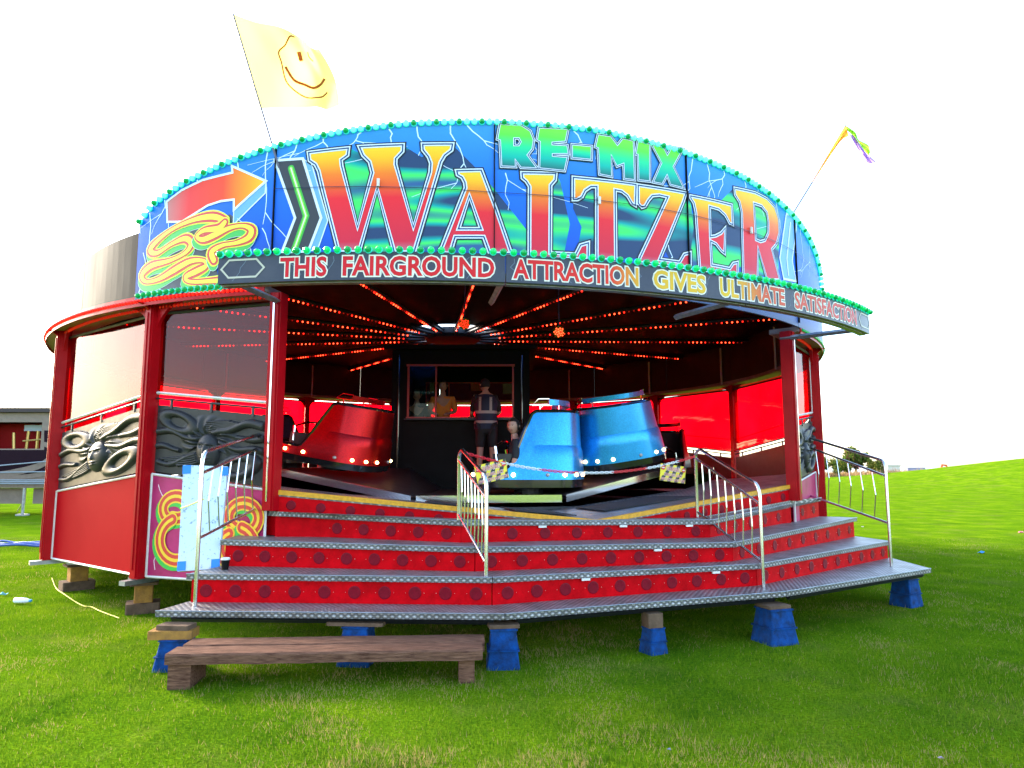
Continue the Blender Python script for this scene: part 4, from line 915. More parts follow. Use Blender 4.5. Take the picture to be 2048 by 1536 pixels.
# ------------------------------------------------------------------ wooden plank bench in front
fl, fr_ = onz(330, 1309, .27), onz(968, 1299, .27); by = fl.y; ang = atan2(fr_.y-fl.y, fr_.x-fl.x); R = rotz(ang)
bt = thing('plank_bench', 'low brown wooden plank bench on the grass before the steps', 'bench', (fl.x, fl.y, 0)); Lb = (fr_-fl).length
def plank(y0, y1, x0, x1, z0, z1, seed):
    rnd = random.Random(seed); n = 14; V = []; c = fl
    for i in range(n+1):
        x = lerp(x0, x1, i/n); j = rnd.uniform(-.006, .006); k = rnd.uniform(-.004, .004); e = .02 if i in (0, n) else 0
        for yy, zz in ((y0+j, z0+k), (y1, z0), (y1, z1-.006), (y1-.01, z1+k*.4), (y0+.012+j, z1+k*.4), (y0+j, z1-.014)): q = R @ Vector((x+(-e if i else e)*0, yy, 0)); V.append((c.x+q.x, c.y+q.y, zz))
    F = [(i*6+k, i*6+(k+1) % 6, (i+1)*6+(k+1) % 6, (i+1)*6+k) for i in range(n) for k in range(6)]+[(0, 5, 4, 3, 2, 1), tuple(n*6+k for k in range(6))]
    F = [tuple(reversed(f)) for f in F]; mb = MB(); mb.add(V, F); return mb
plank(0, .245, 0, Lb-.01, .19, .27, 1).build('plank', WOOD, bt); plank(.252, .5, .03, Lb+.01, .195, .275, 2).build('plank', WOOD, bt)
for x, w, d in ((.10, .17, .36), (Lb-.14, .125, .3)):
    q = R @ Vector((x, .2, 0)); MB().box((fl.x+q.x, fl.y+q.y, .09), (w, d, .2), rotz(ang+.03)).build('leg', WOOD, bt)
# ------------------------------------------------------------------ turntable platforms and cars
def platz(th):
    k = math.floor((th+.5)/22.5); f = (th+.5)/22.5-k; g = lambda j: 1.5-.255*cos(radians(4*(-.5+22.5*j-10.75)))
    return lerp(g(k), g(k+1), f)
tt = thing('turntable', 'ring of tilted dark platforms with chrome edges inside the ride', 'turntable', (CX, CY, 1.0))
FLOOR = M('dark_platform_floor', (.028, .018, .018), .5, var=.5, vscale=5, bump=.2)
for k in range(16):
    a, b = -.5+22.5*k+.35, 22+22.5*k-.35; za, zb = platz(-.5+22.5*k), platz(22+22.5*k)
    P = [pol(a, 1.6, za), pol(a, 5.1, za), pol(b, 5.1, zb), pol(b, 1.6, zb)]; mb = MB(); dn = Vector((0, 0, -.05))
    mb.add(P+[p+dn for p in P], [(0, 1, 2, 3), (7, 6, 5, 4), (0, 4, 5, 1), (1, 5, 6, 2), (2, 6, 7, 3), (3, 7, 4, 0)]); pf = mb.build('platform', FLOOR, tt)
    V = [pol(a, 5.103, za-.085), pol(b, 5.103, zb-.085), pol(b, 5.103, zb+.012), pol(a, 5.103, za+.012)]; n = (pol((a+b)/2, 1)-pol((a+b)/2, 0)).normalized()
    mb = MB(); mb.prism(V, n*.012); mb.build('chrome_edge', CHROME, pf)
mb = MB(); ring_slab(mb, 0, 360, 1.2, 5.2, .95, 1.0, 32); mb.build('light_block_disc', BLACK, tt)  # unseen disc added to stop light coming up from below
mb = MB(); ring_slab(mb, 0, 360, 4.9, 5.0, 1.0, 1.17, 32); mb.build('track_rail', DARK, tt)

def plan(ph):
    """outline of a car seen from above: back at +x"""
    c, s = cos(ph), sin(ph); e = 2/2.9; return (.74*abs(c)**e*(1 if c > 0 else -1), .72*abs(s)**e*(1 if s > 0 else -1))
def car_h(x): 
    t = min(max((x+.22)/.34, 0), 1); return .13+.75*(t*t*(3-2*t)*.35+t*.65)
PHS = [2*pi*i/120 for i in range(120)]
VINYL = M('black_vinyl', (.012, .012, .014), .4); 
SIGNG = M('headboard_panel', (.03, .09, .16), .2, coat=.5)
def car_parts(root, paint, hb, lamps=True):
    L = lambda nm, mb, mt, **k: mb.build(nm, mt, root, **k)
    lev = [0, .1, .2, .3, .42, .5, .5, .65, .8, .93, 1]
    out, inn = [], []
    for ph in PHS:
        x, y = plan(ph); h = car_h(x); col = []
        for j, f in enumerate(lev):
            z = h*f; k = 1-.17*(z/.88)-(.018 if (z > .43) else 0); col.append((x*(1-.05*z)-(.018 if z > .43 and x > .3 else 0), y*k, z))
        out.append(col)
    mb = MB(); n = len(PHS); m = len(lev); V = [p for c in out for p in c]; F = [((i*m+j), ((i+1) % n)*m+j, ((i+1) % n)*m+j+1, i*m+j+1) for i in range(n) for j in range(m-1)]
    mb.add(V, F); L('shell', mb, paint, smooth=True, ang=50)
    mb = MB(); V = []
    for c in out:
        for (x, y, z) in c: k = .93; V.append((x*k, y*k, z+.001))
    mb.add(V, [tuple(reversed(f)) for f in F]); L('lining', mb, VINYL, smooth=True, ang=60)
    mb = MB(); mb.tube([(c[-1][0]*.965, c[-1][1]*.965, c[-1][2]) for c in out], .03, 8, closed=True); L('edge_trim', mb, BLACKG, smooth=True)
    mb = MB(); V = [(plan(p)[0]*.985, plan(p)[1]*.985, z) for z in (-.10, -.001) for p in PHS]; mb.add(V, [(i, (i+1) % n, n+(i+1) % n, n+i) for i in range(n)]+[tuple(range(n-1, -1, -1)), tuple(n+i for i in range(n))]); L('base', mb, BLACKG)
    mb = MB(); mb.lathe([(.2, -.2), (.2, -.1)], 16); L('pivot', mb, DARK)
    # bench seat along the back
    mb = MB(); P = []
    for ph in np.linspace(-2.1, 2.1, 31): x, y = plan(ph); P.append((x*.90, y*.9)); 
    Q = [(x*.35-.05, y*.5) for x, y in reversed(P)]; mb.prism([(x, y, .03) for x, y in P+Q], (0, 0, .3)); L('seat', mb, VINYL)
    mb = MB(); mb.tube([(-.35, -.6, .2), (-.38, -.58, .42), (-.30, -.4, .5), (-.30, .4, .5), (-.38, .58, .42), (-.35, .6, .2)], .018, 8); L('lap_bar', mb, CHROME, smooth=True)
    # headboard on the top edge
    arc = [(.60*cos(a)-.04, .60*sin(a)) for a in np.linspace(-.95, .95, 15)]; mb = MB(); V = [(x*s, y*s, z) for z in (.97, 1.045) for s in (1, .94) for x, y in arc]; n2 = 15
    F = []
    for i in range(n2-1): F += [(i, i+1, 2*n2+i+1, 2*n2+i), (n2+i+1, n2+i, 3*n2+i, 3*n2+i+1), (2*n2+i, 2*n2+i+1, 3*n2+i+1, 3*n2+i), (i+1, i, n2+i, n2+i+1)]
    F += [(0, 2*n2, 3*n2, n2), (n2-1, 2*n2-1, 4*n2-1, 3*n2-1)]; mb.add(V, F); b = L('headboard', mb, hb)
    mb = MB()
    for sy in (-1, 1):
        x, y = arc[0 if sy < 0 else -1]; mb.tube([(x, y, .97), (x-.22, y*1.02, .965), (x-.14, y*1.02, 1.05), (x, y, 1.05)], .007, 5)
        for q in (2, 12): mb.tube([(arc[q][0], arc[q][1], .87), (arc[q][0], arc[q][1], .975)], .012, 6)
        mb.tube([(x-.12, y, .86), (x-.12, y, .97)], .01, 6)
        L('headboard_frame', mb, CHROME); mb = MB()
    # lamps round the foot
    for i in range(18):
        ph = 2*pi*i/18+.09; x, y = plan(ph); nx, ny = x/.74**2, y/.72**2; q = Vector((nx, ny, 0)).normalized(); T = Matrix.Translation((x*.992, y*.992, .062)) @ q.to_track_quat('Z', 'Y').to_matrix().to_4x4()
        on = lamps and (i*7 % 18) not in (3, 8, 13, 0)
        MB().lathe([(.024, 0), (.026, .008), (.02, .024), (1e-6, .032)], 10, T).build('lamp', WARM if on else OFFL, root)
def car(th, r, face, paint, hb, label, lamps=True, dz=.2, sc=1., hz=1.):
    p = pol(th, r, platz(th)+dz+.01); sl = (platz(th+.9)-platz(th-.9))/(2*radians(.9)*r)
    tgv = Vector((cos(radians(th)), sin(radians(th)), 0)); ax = Vector((-tgv.y, tgv.x, 0))
    R = Matrix.Rotation(-math.atan(sl)*.85, 3, ax) @ rotz(face)
    t = thing('waltzer_car', label, 'ride car', p, R.to_euler(), 'spinning ride cars', local=True); t.scale = (sc*1.08, sc*1.08, sc*1.06*hz); car_parts(t, paint, hb, lamps); return t
c_red = car(-18.6, 4.25, radians(-8), CARRED, CARRED, 'shiny red ride car with lit lamps at the left, opening left', sc=.96, hz=.86, dz=.23)
c_b1 = car(20.4, 4.2, radians(-6), CARBLUE, CARBLUE, 'bright blue ride car in the middle with a person seated in it')
c_b2 = car(43.2, 4.15, radians(-78), CARBLUE, CARBLUE, 'blue ride car tilted uphill, its back to the front', sc=.96, hz=.93)
car(-116, 4.2, radians(200), CARDARK, CARDARK, 'black ride car behind the red car against the red windows', False)
car(98, 4.2, radians(60), CARDARK, CARDARK, 'dark ride car half hidden behind the tilted blue car at the right', False)

# ------------------------------------------------------------------ pay booth in the centre
bx0, bx1, byf, byb, bz0, bz1 = -2.19, .30, 12.75, 15.3, 1.1, 3.84
booth = thing('pay_booth', 'black pay booth with red framed window in the middle of the ride', 'booth', ((bx0+bx1)/2, (byf+byb)/2, bz0))
wx0, wx1, wz0, wz1 = ony(816, 835, byf).x, ony(1026, 835, byf).x, ony(900, 836, byf).z, ony(900, 731, byf).z
for yf, o in ((byf, .05), (byb, -.05)):
    mb = MB(); yc = yf+o/2
    for x0, x1, z0, z1_ in ((bx0, bx1, bz0, wz0), (bx0, bx1, wz1, bz1), (bx0, wx0, wz0, wz1), (wx1, bx1, wz0, wz1)): mb.box(((x0+x1)/2, yc, (z0+z1_)/2), (x1-x0, abs(o), z1_-z0))
    mb.build('wall', BLACK, booth)
for x in (bx0, bx1): MB().box((x, (byf+byb)/2, (bz0+bz1)/2), (.05, byb-byf-.11, bz1-bz0-.02)).build('wall', BLACK, booth)
MB().box(((bx0+bx1)/2, (byf+byb)/2, bz1+.04), (bx1-bx0+.3, byb-byf+.3, .08)).build('roof', BLACK, booth)
MB().box(((bx0+bx1)/2, (byf+byb)/2, bz0+.3), (bx1-bx0-.1, byb-byf-.1, .06)).build('floor', DARK, booth)
FRM = M('red_window_frame', (.42, .05, .04), .45, var=.3)
for yf in (byf-.02, byb+.02):
    mb = MB(); t = .035
    mb.box(((wx0+wx1)/2, yf, wz0), (wx1-wx0+t*2, .05, t)); mb.box(((wx0+wx1)/2, yf, wz1), (wx1-wx0+t*2, .05, t))
    mb.box((wx0, yf, (wz0+wz1)/2), (t, .048, wz1-wz0-t)); mb.box((wx1, yf, (wz0+wz1)/2), (t, .048, wz1-wz0-t)); xm = ony(872, 800, byf).x; mb.box((xm, yf, (wz0+wz1)/2), (t*.8, .046, wz1-wz0-t))
    fo = mb.build('window_frame', FRM, booth); MB().box(((wx0+xm)/2, yf, (wz0+wz1)/2), (xm-wx0-t, .006, wz1-wz0-t)).build('pane', GLASS, fo)
mb = MB(); mb.box(((wx0+wx1)/2, byf-.07, wz0-.03), (wx1-wx0+.1, .16, .03)); mb.build('counter', DARK, booth)
POST2 = M('notice_paper', (.6, .1, .08), .7); POST3 = M('notice_paper_pale', (.5, .48, .4), .7)
for x, z, w, h, mt in ((-1.55, wz1-.1, .14, .12, POST2), (-1.75, wz1-.12, .1, .2, POST3), (-.75, wz1-.12, .3, .16, POST2), (-.1, wz1-.16, .2, .22, POST3)): MB().box((x, byb-.09, z), (w, .01, h)).build('notice', mt, booth)
for x in (bx0+.12, bx1-.12): MB().tube([(x, byf-.03, bz0+.2), (x, byf-.03, bz1-.1)], .02, 8).build('corner_strip', BLACKG, booth)

# ------------------------------------------------------------------ people
SKIN = M('skin', (.52, .27, .19), .5, var=.15, vscale=20); HAIR = M('dark_hair', (.018, .012, .009), .5, bump=.4, bscale=120)
def skinned(name, J, E, mat, parent, sub=2):
    """continuous tapering surface grown round a skeleton of joints {name: (pos, rx, ry)}"""
    ks = list(J); me = bpy.data.meshes.new(name); me.from_pydata([J[k][0] for k in ks], [(ks.index(a), ks.index(b)) for a, b in E], []); me.materials.append(mat)
    o = link(name, me, parent); sv = me.skin_vertices or None
    m = o.modifiers.new('skin', 'SKIN'); m.use_smooth_shade = True
    if not me.skin_vertices: me.attributes
    for i, k in enumerate(ks): v = me.skin_vertices[0].data[i]; v.radius = (J[k][1], J[k][2] if len(J[k]) > 2 else J[k][1]); v.use_root = (i == 0); 
    s = o.modifiers.new('sub', 'SUBSURF'); s.levels = sub; s.render_levels = sub; return o
def face(mbp, c, f, r, parent, skin=SKIN, hair=HAIR, cap=None):
    """head at c (centre), facing f, r = half head height"""
    f = Vector(f).normalized(); up = Vector((0, 0, 1)); s = f.cross(up).normalized(); c = Vector(c)
    mb = MB(); prof = []; n = 20; V = []
    for i in range(15):
        a = pi*i/14; z = -cos(a); w = sin(a)
        for k in range(n):
            b = 2*pi*k/n; fx, sx = cos(b), sin(b); jaw = 1-.28*max(0, -z)**1.3; dep = .86 if fx > 0 else .92
            q = c+f*(fx*w*r*dep*(jaw if fx > 0 else 1))+s*(sx*w*r*.74*jaw)+up*(z*r); 
            if fx > .93 and -.35 < z < .08: q += f*(r*.17*(1-(z+.32)/.42))*(fx-.93)/.07
            V.append(q)
    F = [(i*n+k, i*n+(k+1) % n, (i+1)*n+(k+1) % n, (i+1)*n+k) for i in range(14) for k in range(n)]; mb.add(V, F); h = mb.build('head', skin, parent, smooth=True, ang=80)
    EYE_ = M('eye_dark', (.03, .02, .02), .2); LIP = M('lip', (.36, .1, .09), .5)
    for sg in (-1, 1):
        m = MB(); m.ball(c+f*r*.79+s*(sg*r*.25)+up*r*.1, r*.048, 8, 6); m.build('eye', EYE_, h)
        m = MB(); m.tube([c+f*r*.83+s*(sg*r*.14)+up*r*.24, c+f*r*.78+s*(sg*r*.42)+up*r*.24], r*.02, 5); m.build('eyebrow', hair, h)
        m = MB(); m.ball(c-f*r*.02+s*(sg*r*.76), r*.16, 8, 6, sc=(1, 1, 1)); m.build('ear', skin, h)
    m = MB(); m.tube([c+f*r*.70-s*r*.2-up*r*.44, c+f*r*.79-up*r*.45, c+f*r*.70+s*r*.2-up*r*.44], r*.05, 6); m.build('mouth', LIP, h)
    V = []
    for i in range(9):
        a = pi*(.36+.64*i/8) if True else 0; z = -cos(a); w = sin(a)
        for k in range(n):
            b = 2*pi*k/n; fx, sx = cos(b), sin(b); lowz = z if fx < .35 else max(z, .46+.1*fx); ww = sqrt(max(1-lowz**2, 0))
            V.append(c+f*(fx*ww*r*(.90 if fx > 0 else 1.02))+s*(sx*ww*r*.82)+up*(lowz*r*1.06))
    F = [(i*n+k, i*n+(k+1) % n, (i+1)*n+(k+1) % n, (i+1)*n+k) for i in range(8) for k in range(n)]; mb = MB(); mb.add(V, F); mb.build('hair' if cap is None else 'cap', hair if cap is None else cap, h, smooth=True, ang=80)
    return h
def hand(wrist, d, n_, parent, sgn=1, r=.009, mat=SKIN):
    """palm and five bent fingers; d points along the fingers, n_ is the palm normal"""
    d = Vector(d).normalized(); n_ = Vector(n_).normalized(); s = d.cross(n_).normalized(); w = Vector(wrist)
    mb = MB(); R = Matrix((s, d, n_)).transposed(); mb.box(w+d*.045, (.078, .09, .028), R)
    for i, (o, l) in enumerate(((-.03, .062), (-.01, .074), (.01, .07), (.03, .055))):
        b = w+d*.085+s*o; mb.tube([b, b+d*l*.45-n_*.006, b+d*l*.8-n_*.022, b+d*l-n_*.04], [r, r*.95, r*.85, r*.6], 7)
    b = w+d*.03-s*.038*sgn; mb.tube([b, b-s*.03*sgn+d*.02-n_*.008, b-s*.036*sgn+d*.05-n_*.018], [r*1.1, r, r*.7], 7)
    return mb.build('hand', mat, parent, smooth=True, ang=70)
def collar(J, D, r=.08):
    a, b = Vector(J['ch'][0]), Vector(J['nk'][0]); D['nb'] = (tuple(a.lerp(b, .72)), r, r*.9); return D
# person in a reflective vest leaning at the booth window, back to the camera
def person_vest():
    X, Y = ony(973, 830, 12.3).x, 12.3; z0 = 1.50; H = 1.78; t = thing('person', 'person in dark clothes and reflective vest leaning at the booth window', 'person', (X, Y, z0))
    P = lambda x, y, z: (X+x, Y+y, z0+z)
    J = dict(pel=(P(0, 0, .94), .14, .11), sp=(P(-.01, .03, 1.12), .135, .1), ch=(P(-.02, .07, 1.34), .16, .11), nk=(P(-.02, .11, 1.5), .055), hd=(P(-.03, .14, 1.6), .06),
      ls=(P(-.19, .08, 1.42), .06), le=(P(-.27, .18, 1.17), .045), lw=(P(-.28, .34, 1.12), .033), rs=(P(.15, .08, 1.42), .06), re=(P(.23, .14, 1.16), .045), rw=(P(.12, .32, 1.12), .033),
      lh=(P(-.10, 0, .88), .09), lk=(P(-.11, .02, .5), .065), la=(P(-.12, -.03, .09), .042), lt=(P(-.13, .1, .04), .04), rh=(P(.10, 0, .88), .09), rk=(P(.11, .03, .5), .065), ra=(P(.12, -.02, .09), .042), rt=(P(.13, .11, .04), .04))
    E = [('pel', 'sp'), ('sp', 'ch'), ('ch', 'nk'), ('nk', 'hd'), ('ch', 'ls'), ('ls', 'le'), ('le', 'lw'), ('ch', 'rs'), ('rs', 're'), ('re', 'rw'), ('pel', 'lh'), ('lh', 'lk'), ('lk', 'la'), ('la', 'lt'), ('pel', 'rh'), ('rh', 'rk'), ('rk', 'ra'), ('ra', 'rt')]
    skinned('body', J, E, SKIN, t)
    CLO = M('dark_clothing', (.012, .012, .016), .8, bump=.4, bscale=30); VST = M('navy_vest', (.008, .014, .04), .7, bump=.3, bscale=30); REF = M('reflective_tape', (.34, .28, .25), .5)
    g = lambda k, a, b=None: (J[k][0], J[k][1]+a, (J[k][2] if len(J[k]) > 2 else J[k][1])+(b if b is not None else a))
    skinned('trousers', {k: g(k, .02) for k in ('pel', 'lh', 'lk', 'rh', 'rk')}, [('pel', 'lh'), ('lh', 'lk'), ('pel', 'rh'), ('rh', 'rk')], CLO, t)
    skinned('shirt', collar(J, {k: g(k, .018) for k in ('pel', 'sp', 'ch', 'ls', 'le', 'rs', 're')}), [('pel', 'sp'), ('sp', 'ch'), ('ch', 'nb'), ('ch', 'ls'), ('ls', 'le'), ('ch', 'rs'), ('rs', 're')], CLO, t)
    mb = MB(); tp = MB(); rows = [(.86, .205, .165, -.005), (.95, .205, .165, .0), (1.0, .2, .16, .01), (1.08, .19, .155, .02), (1.18, .195, .155, .035), (1.26, .205, .16, .05), (1.36, .21, .16, .065), (1.44, .17, .13, .075), (1.48, .1, .1, .085)]; n = 24
    def shell(rows, k=1.): return [P(-.012+rx*k*cos(2*pi*i/n), dy+ry*k*sin(2*pi*i/n), z) for z, rx, ry, dy in rows for i in range(n)]
    quad = lambda m: [(j*n+i, j*n+(i+1) % n, (j+1)*n+(i+1) % n, (j+1)*n+i) for j in range(m-1) for i in range(n)]
    mb.add(shell(rows), quad(len(rows))); v = mb.build('vest', VST, t, smooth=True, ang=70)
    ri = lambda z: (z, *[float(np.interp(z, [r[0] for r in rows], [r[q] for r in rows])) for q in (1, 2, 3)])
    for z in (.955, 1.13): tp.add(shell([ri(z), ri(z+.05)], 1.02), quad(2))
    for sx in (-.1, .09):
        Q = []
        for z in np.linspace(1.18, 1.47, 7):
            _, rx, ry, dy = ri(z); 
            for o in (-.022, .022): x = min(abs(sx+o), rx*.98)*(1 if sx > 0 else -1); Q.append(P(-.012+x, dy-ry*1.03*sqrt(max(1-(x/rx)**2, .02)), z))
        tp.add(Q, [(2*i, 2*i+1, 2*i+3, 2*i+2) for i in range(6)])
    tp.build('reflective_tape', REF, v)
    face(None, P(-.04, .15, 1.655), (-.55, .8, -.1), .115, t, cap=M('dark_cap', (.01, .01, .012), .8))
    hand(J['lw'][0], (.15, 1, -.15), (0, .1, 1), t, 1); hand(J['rw'][0], (-.3, 1, -.15), (0, .1, 1), t, -1)
    SHO = M('dark_shoe', (.012, .012, .012), .5)
    for k in (-1, 1): mb = MB(); mb.ball(P(.125*k, .05, .045), .05, 12, 8, sc=(1, 2.6, .95)); mb.build('shoe', SHO, t, smooth=True, ang=80)
person_vest()
def person_seated():
    hp = ony(1027, 853, 9.8); X, Y, Z = hp.x, hp.y, hp.z; t = thing('person', 'dark haired person in black T-shirt seated in the middle blue car', 'person', (X+.1, Y, Z-.85)); P = lambda x, y, z: (X+x, Y+y, Z+z)
    J = dict(pel=(P(.12, .05, -.72), .15, .13), sp=(P(.08, .04, -.50), .14, .125), ch=(P(.04, .02, -.30), .15, .13), nk=(P(.015, .01, -.15), .05), hd=(P(.01, 0, -.08), .055), rs=(P(.05, -.17, -.24), .06), re=(P(.02, -.25, -.48), .042), rw=(P(-.10, -.16, -.56), .032), ls=(P(.08, .19, -.25), .055), le=(P(.04, .25, -.48), .042), lw=(P(-.12, .16, -.56), .032),
      rh=(P(.1, -.09, -.72), .09), rk=(P(-.33, -.12, -.66), .065), ra=(P(-.42, -.12, -1.0), .045), rt=(P(-.52, -.12, -1.04), .04), lh=(P(.1, .12, -.72), .09), lk=(P(-.33, .14, -.66), .065), la=(P(-.42, .14, -1.0), .045), lt=(P(-.52, .14, -1.04), .04))
    E = [('pel', 'sp'), ('sp', 'ch'), ('ch', 'nk'), ('nk', 'hd'), ('ch', 'ls'), ('ls', 'le'), ('le', 'lw'), ('ch', 'rs'), ('rs', 're'), ('re', 'rw'), ('pel', 'lh'), ('lh', 'lk'), ('lk', 'la'), ('la', 'lt'), ('pel', 'rh'), ('rh', 'rk'), ('rk', 'ra'), ('ra', 'rt')]
    skinned('body', J, E, SKIN, t); TS = M('black_tshirt', (.012, .012, .015), .8, bump=.4, bscale=30); g = lambda k, a=.016: (J[k][0], J[k][1]+a, (J[k][2] if len(J[k]) > 2 else J[k][1])+a)
    sh = skinned('tshirt', collar(J, {k: g(k) for k in ('pel', 'sp', 'ch', 'ls', 'le', 'rs', 're')}), [('pel', 'sp'), ('sp', 'ch'), ('ch', 'nb'), ('ch', 'ls'), ('ls', 'le'), ('ch', 'rs'), ('rs', 're')], TS, t)
    skinned('trousers', {k: g(k) for k in ('pel', 'lh', 'lk', 'la', 'rh', 'rk', 'ra')}, [('pel', 'lh'), ('lh', 'lk'), ('lk', 'la'), ('pel', 'rh'), ('rh', 'rk'), ('rk', 'ra')], M('dark_jeans', (.02, .025, .04), .8), t)
    PR = [M('print_orange', (.6, .2, .03), .7), M('print_blue', (.05, .12, .45), .7)]
    for k, (x, z, w, h) in enumerate(((.03, -.33, .07, .025), (-.0, -.36, .05, .03), (.05, -.38, .06, .03))):
        m = MB(); m.ball(P(x, -.125, z), .5, 10, 6, sc=(w, .03, h)); m.build('shirt_print', PR[k % 2], t)
    face(None, P(0, 0, 0), (-.45, -.9, .0), .115, t); hand(J['rw'][0], (-1, .2, -.2), (0, 0, 1), t, 1); hand(J['lw'][0], (-1, -.2, -.2), (0, 0, 1), t, -1)
person_seated()
def person_booth(px, py, Y, col, label, s=1.):
    hp = ony(px, py, Y); X, Z = hp.x, hp.z; t = thing('person', label, 'person', (X, Y, bz0+.33)); P = lambda x, y, z: (X+x, Y+y, Z+z*s)
    hip = -.78
    J = dict(pel=(P(0, 0, hip), .14, .11), sp=(P(0, 0, -.56), .135, .1), ch=(P(0, -.01, -.34), .17, .11), nk=(P(0, -.01, -.17), .055), hd=(P(0, -.02, -.08), .06), ls=(P(-.19, 0, -.26), .06), le=(P(-.25, -.06, -.5), .045), lw=(P(-.14, -.25, -.55), .033), rs=(P(.19, 0, -.26), .06), re=(P(.25, -.06, -.5), .045), rw=(P(.14, -.25, -.55), .033),
      lh=(P(-.1, 0, hip-.06), .09), lk=(P(-.1, -.01, hip-.45), .065), la=(P(-.1, .02, hip-.85), .045), rh=(P(.1, 0, hip-.06), .09), rk=(P(.1, -.01, hip-.45), .065), ra=(P(.1, .02, hip-.85), .045))
    E = [('pel', 'sp'), ('sp', 'ch'), ('ch', 'nk'), ('nk', 'hd'), ('ch', 'ls'), ('ls', 'le'), ('le', 'lw'), ('ch', 'rs'), ('rs', 're'), ('re', 'rw'), ('pel', 'lh'), ('lh', 'lk'), ('lk', 'la'), ('pel', 'rh'), ('rh', 'rk'), ('rk', 'ra')]
    skinned('body', J, E, SKIN, t); g = lambda k, a=.018: (J[k][0], J[k][1]+a, (J[k][2] if len(J[k]) > 2 else J[k][1])+a)
    skinned('shirt', collar(J, {k: g(k) for k in ('pel', 'sp', 'ch', 'ls', 'le', 'rs', 're')}), [('pel', 'sp'), ('sp', 'ch'), ('ch', 'nb'), ('ch', 'ls'), ('ls', 'le'), ('ch', 'rs'), ('rs', 're')], M('booth_shirt', col, .8, bump=.3, bscale=30), t)
    skinned('trousers', {k: g(k) for k in ('pel', 'lh', 'lk', 'la', 'rh', 'rk', 'ra')}, [('pel', 'lh'), ('lh', 'lk'), ('lk', 'la'), ('pel', 'rh'), ('rh', 'rk'), ('rk', 'ra')], M('booth_trousers', (.03, .03, .04), .8), t)
    face(None, P(0, -.02, 0), (-.1, -1, -.1), .115, t); hand(J['lw'][0], (.3, -1, -.1), (0, 0, 1), t, 1); hand(J['rw'][0], (-.3, -1, -.1), (0, 0, 1), t, -1)
person_booth(886, 772, 13.4, (.75, .24, .03), 'person in an orange shirt inside the booth behind the window')
person_booth(834, 790, 13.6, (.05, .04, .06), 'dim person in grey at the left pane inside the booth')
# ------------------------------------------------------------------ flags
POLE = M('flag_pole', (.12, .11, .16), .5)
def cloth_mat(name, c):
    m = leafm(name, c, .6); return m
FY, FGn, FP = cloth_mat('yellow_flag_cloth', (.82, .70, .22)), cloth_mat('lime_flag_cloth', (.35, .62, .08)), cloth_mat('violet_flag_cloth', (.38, .25, .66)); FO = cloth_mat('orange_flag_cloth', (.75, .4, .08)); FBn = cloth_mat('flag_print_brown', (.42, .18, .07))
def yellow_flag():
    Y = 7.45; b, top, low = ony(545, 292, 7.35), ony(466, 28, Y-.3), ony(519, 216, Y-.05)
    t = thing('flag', 'large pale yellow flag with winking smile on a thin pole', 'flag', b); MB().tube([b-(top-b).normalized()*.6, b, top], .011, 6).build('pole', POLE, t)
    # cloth hoisted between top and low, streaming to the right
    UP = [(466, 28), (512, 44), (560, 54), (600, 75), (624, 96), (638, 98)]; DN = [(519, 217), (560, 216), (600, 216), (634, 214), (655, 219), (679, 210)]
    nx, ny = 40, 26; upc = catmull([(x, y, 0) for x, y in UP], 8); dnc = catmull([(x, y, 0) for x, y in DN], 8)
    def pt(u, v, lift=0.):
        a, b2 = upc[min(int(u*(len(upc)-1)), len(upc)-1)], dnc[min(int(u*(len(dnc)-1)), len(dnc)-1)]; k = u*(len(upc)-1); i = min(int(k), len(upc)-2); f = k-i
        a = upc[i].lerp(upc[i+1], f); b2 = dnc[i].lerp(dnc[i+1], f); x, y = lerp(a.x, b2.x, v), lerp(a.y, b2.y, v); x += 10*sin(v*pi)*u*u
        d = Y-.3+.25*v+.10*sin(u*9+v*4)*u+.04*sin(u*20-v*7)*u*(1-v); q = ony(x, y, d-lift); return q
    V = [pt(i/nx, j/ny) for j in range(ny+1) for i in range(nx+1)]; F = [(j*(nx+1)+i, j*(nx+1)+i+1, (j+1)*(nx+1)+i+1, (j+1)*(nx+1)+i) for j in range(ny) for i in range(nx)]
    mb = MB(); mb.add(V, F); cl = mb.build('cloth', FY, t, smooth=True, ang=80)
    def inv(x, y):
        best = min(((pt(i/40, j/40), i/40, j/40) for i in range(41) for j in range(41)), key=lambda q: (lambda p: (p[0]-x)**2+(p[1]-y)**2)(prj(q[0]))); return best[1], best[2]
    def prj(p): yy, zz = p.y, p.z-EYE; dep = yy*cP+zz*sP; return (1024+FPX*p.x/dep, 768-FPX*(-yy*sP+zz*cP)/dep)
    Z = lambda P: [(440+x/5.907, y/5.907) for x, y in P]
    def line(P, w, nm='printed_line'):
        Q = catmull([(*inv(x, y), 0) for x, y in Z(P)], 6); m = MB(); m.tube([pt(min(max(q.x, 0), 1), min(max(q.y, 0), 1), .004) for q in Q], w, 5); m.build(nm, FBn, cl)
    line([(880, 430), (815, 440), (760, 530), (690, 620), (710, 730), (770, 950), (900, 1090), (1060, 1150), (1200, 1145), (1260, 1095)], .008)
    line([(775, 800), (880, 930), (1000, 1010), (1100, 1035), (1190, 1005), (1235, 930)], .015); line([(940, 610), (955, 660), (958, 715)], .022, 'printed_eye'); line([(1040, 620), (1060, 670), (1092, 720)], .006, 'printed_eye')
yellow_flag()
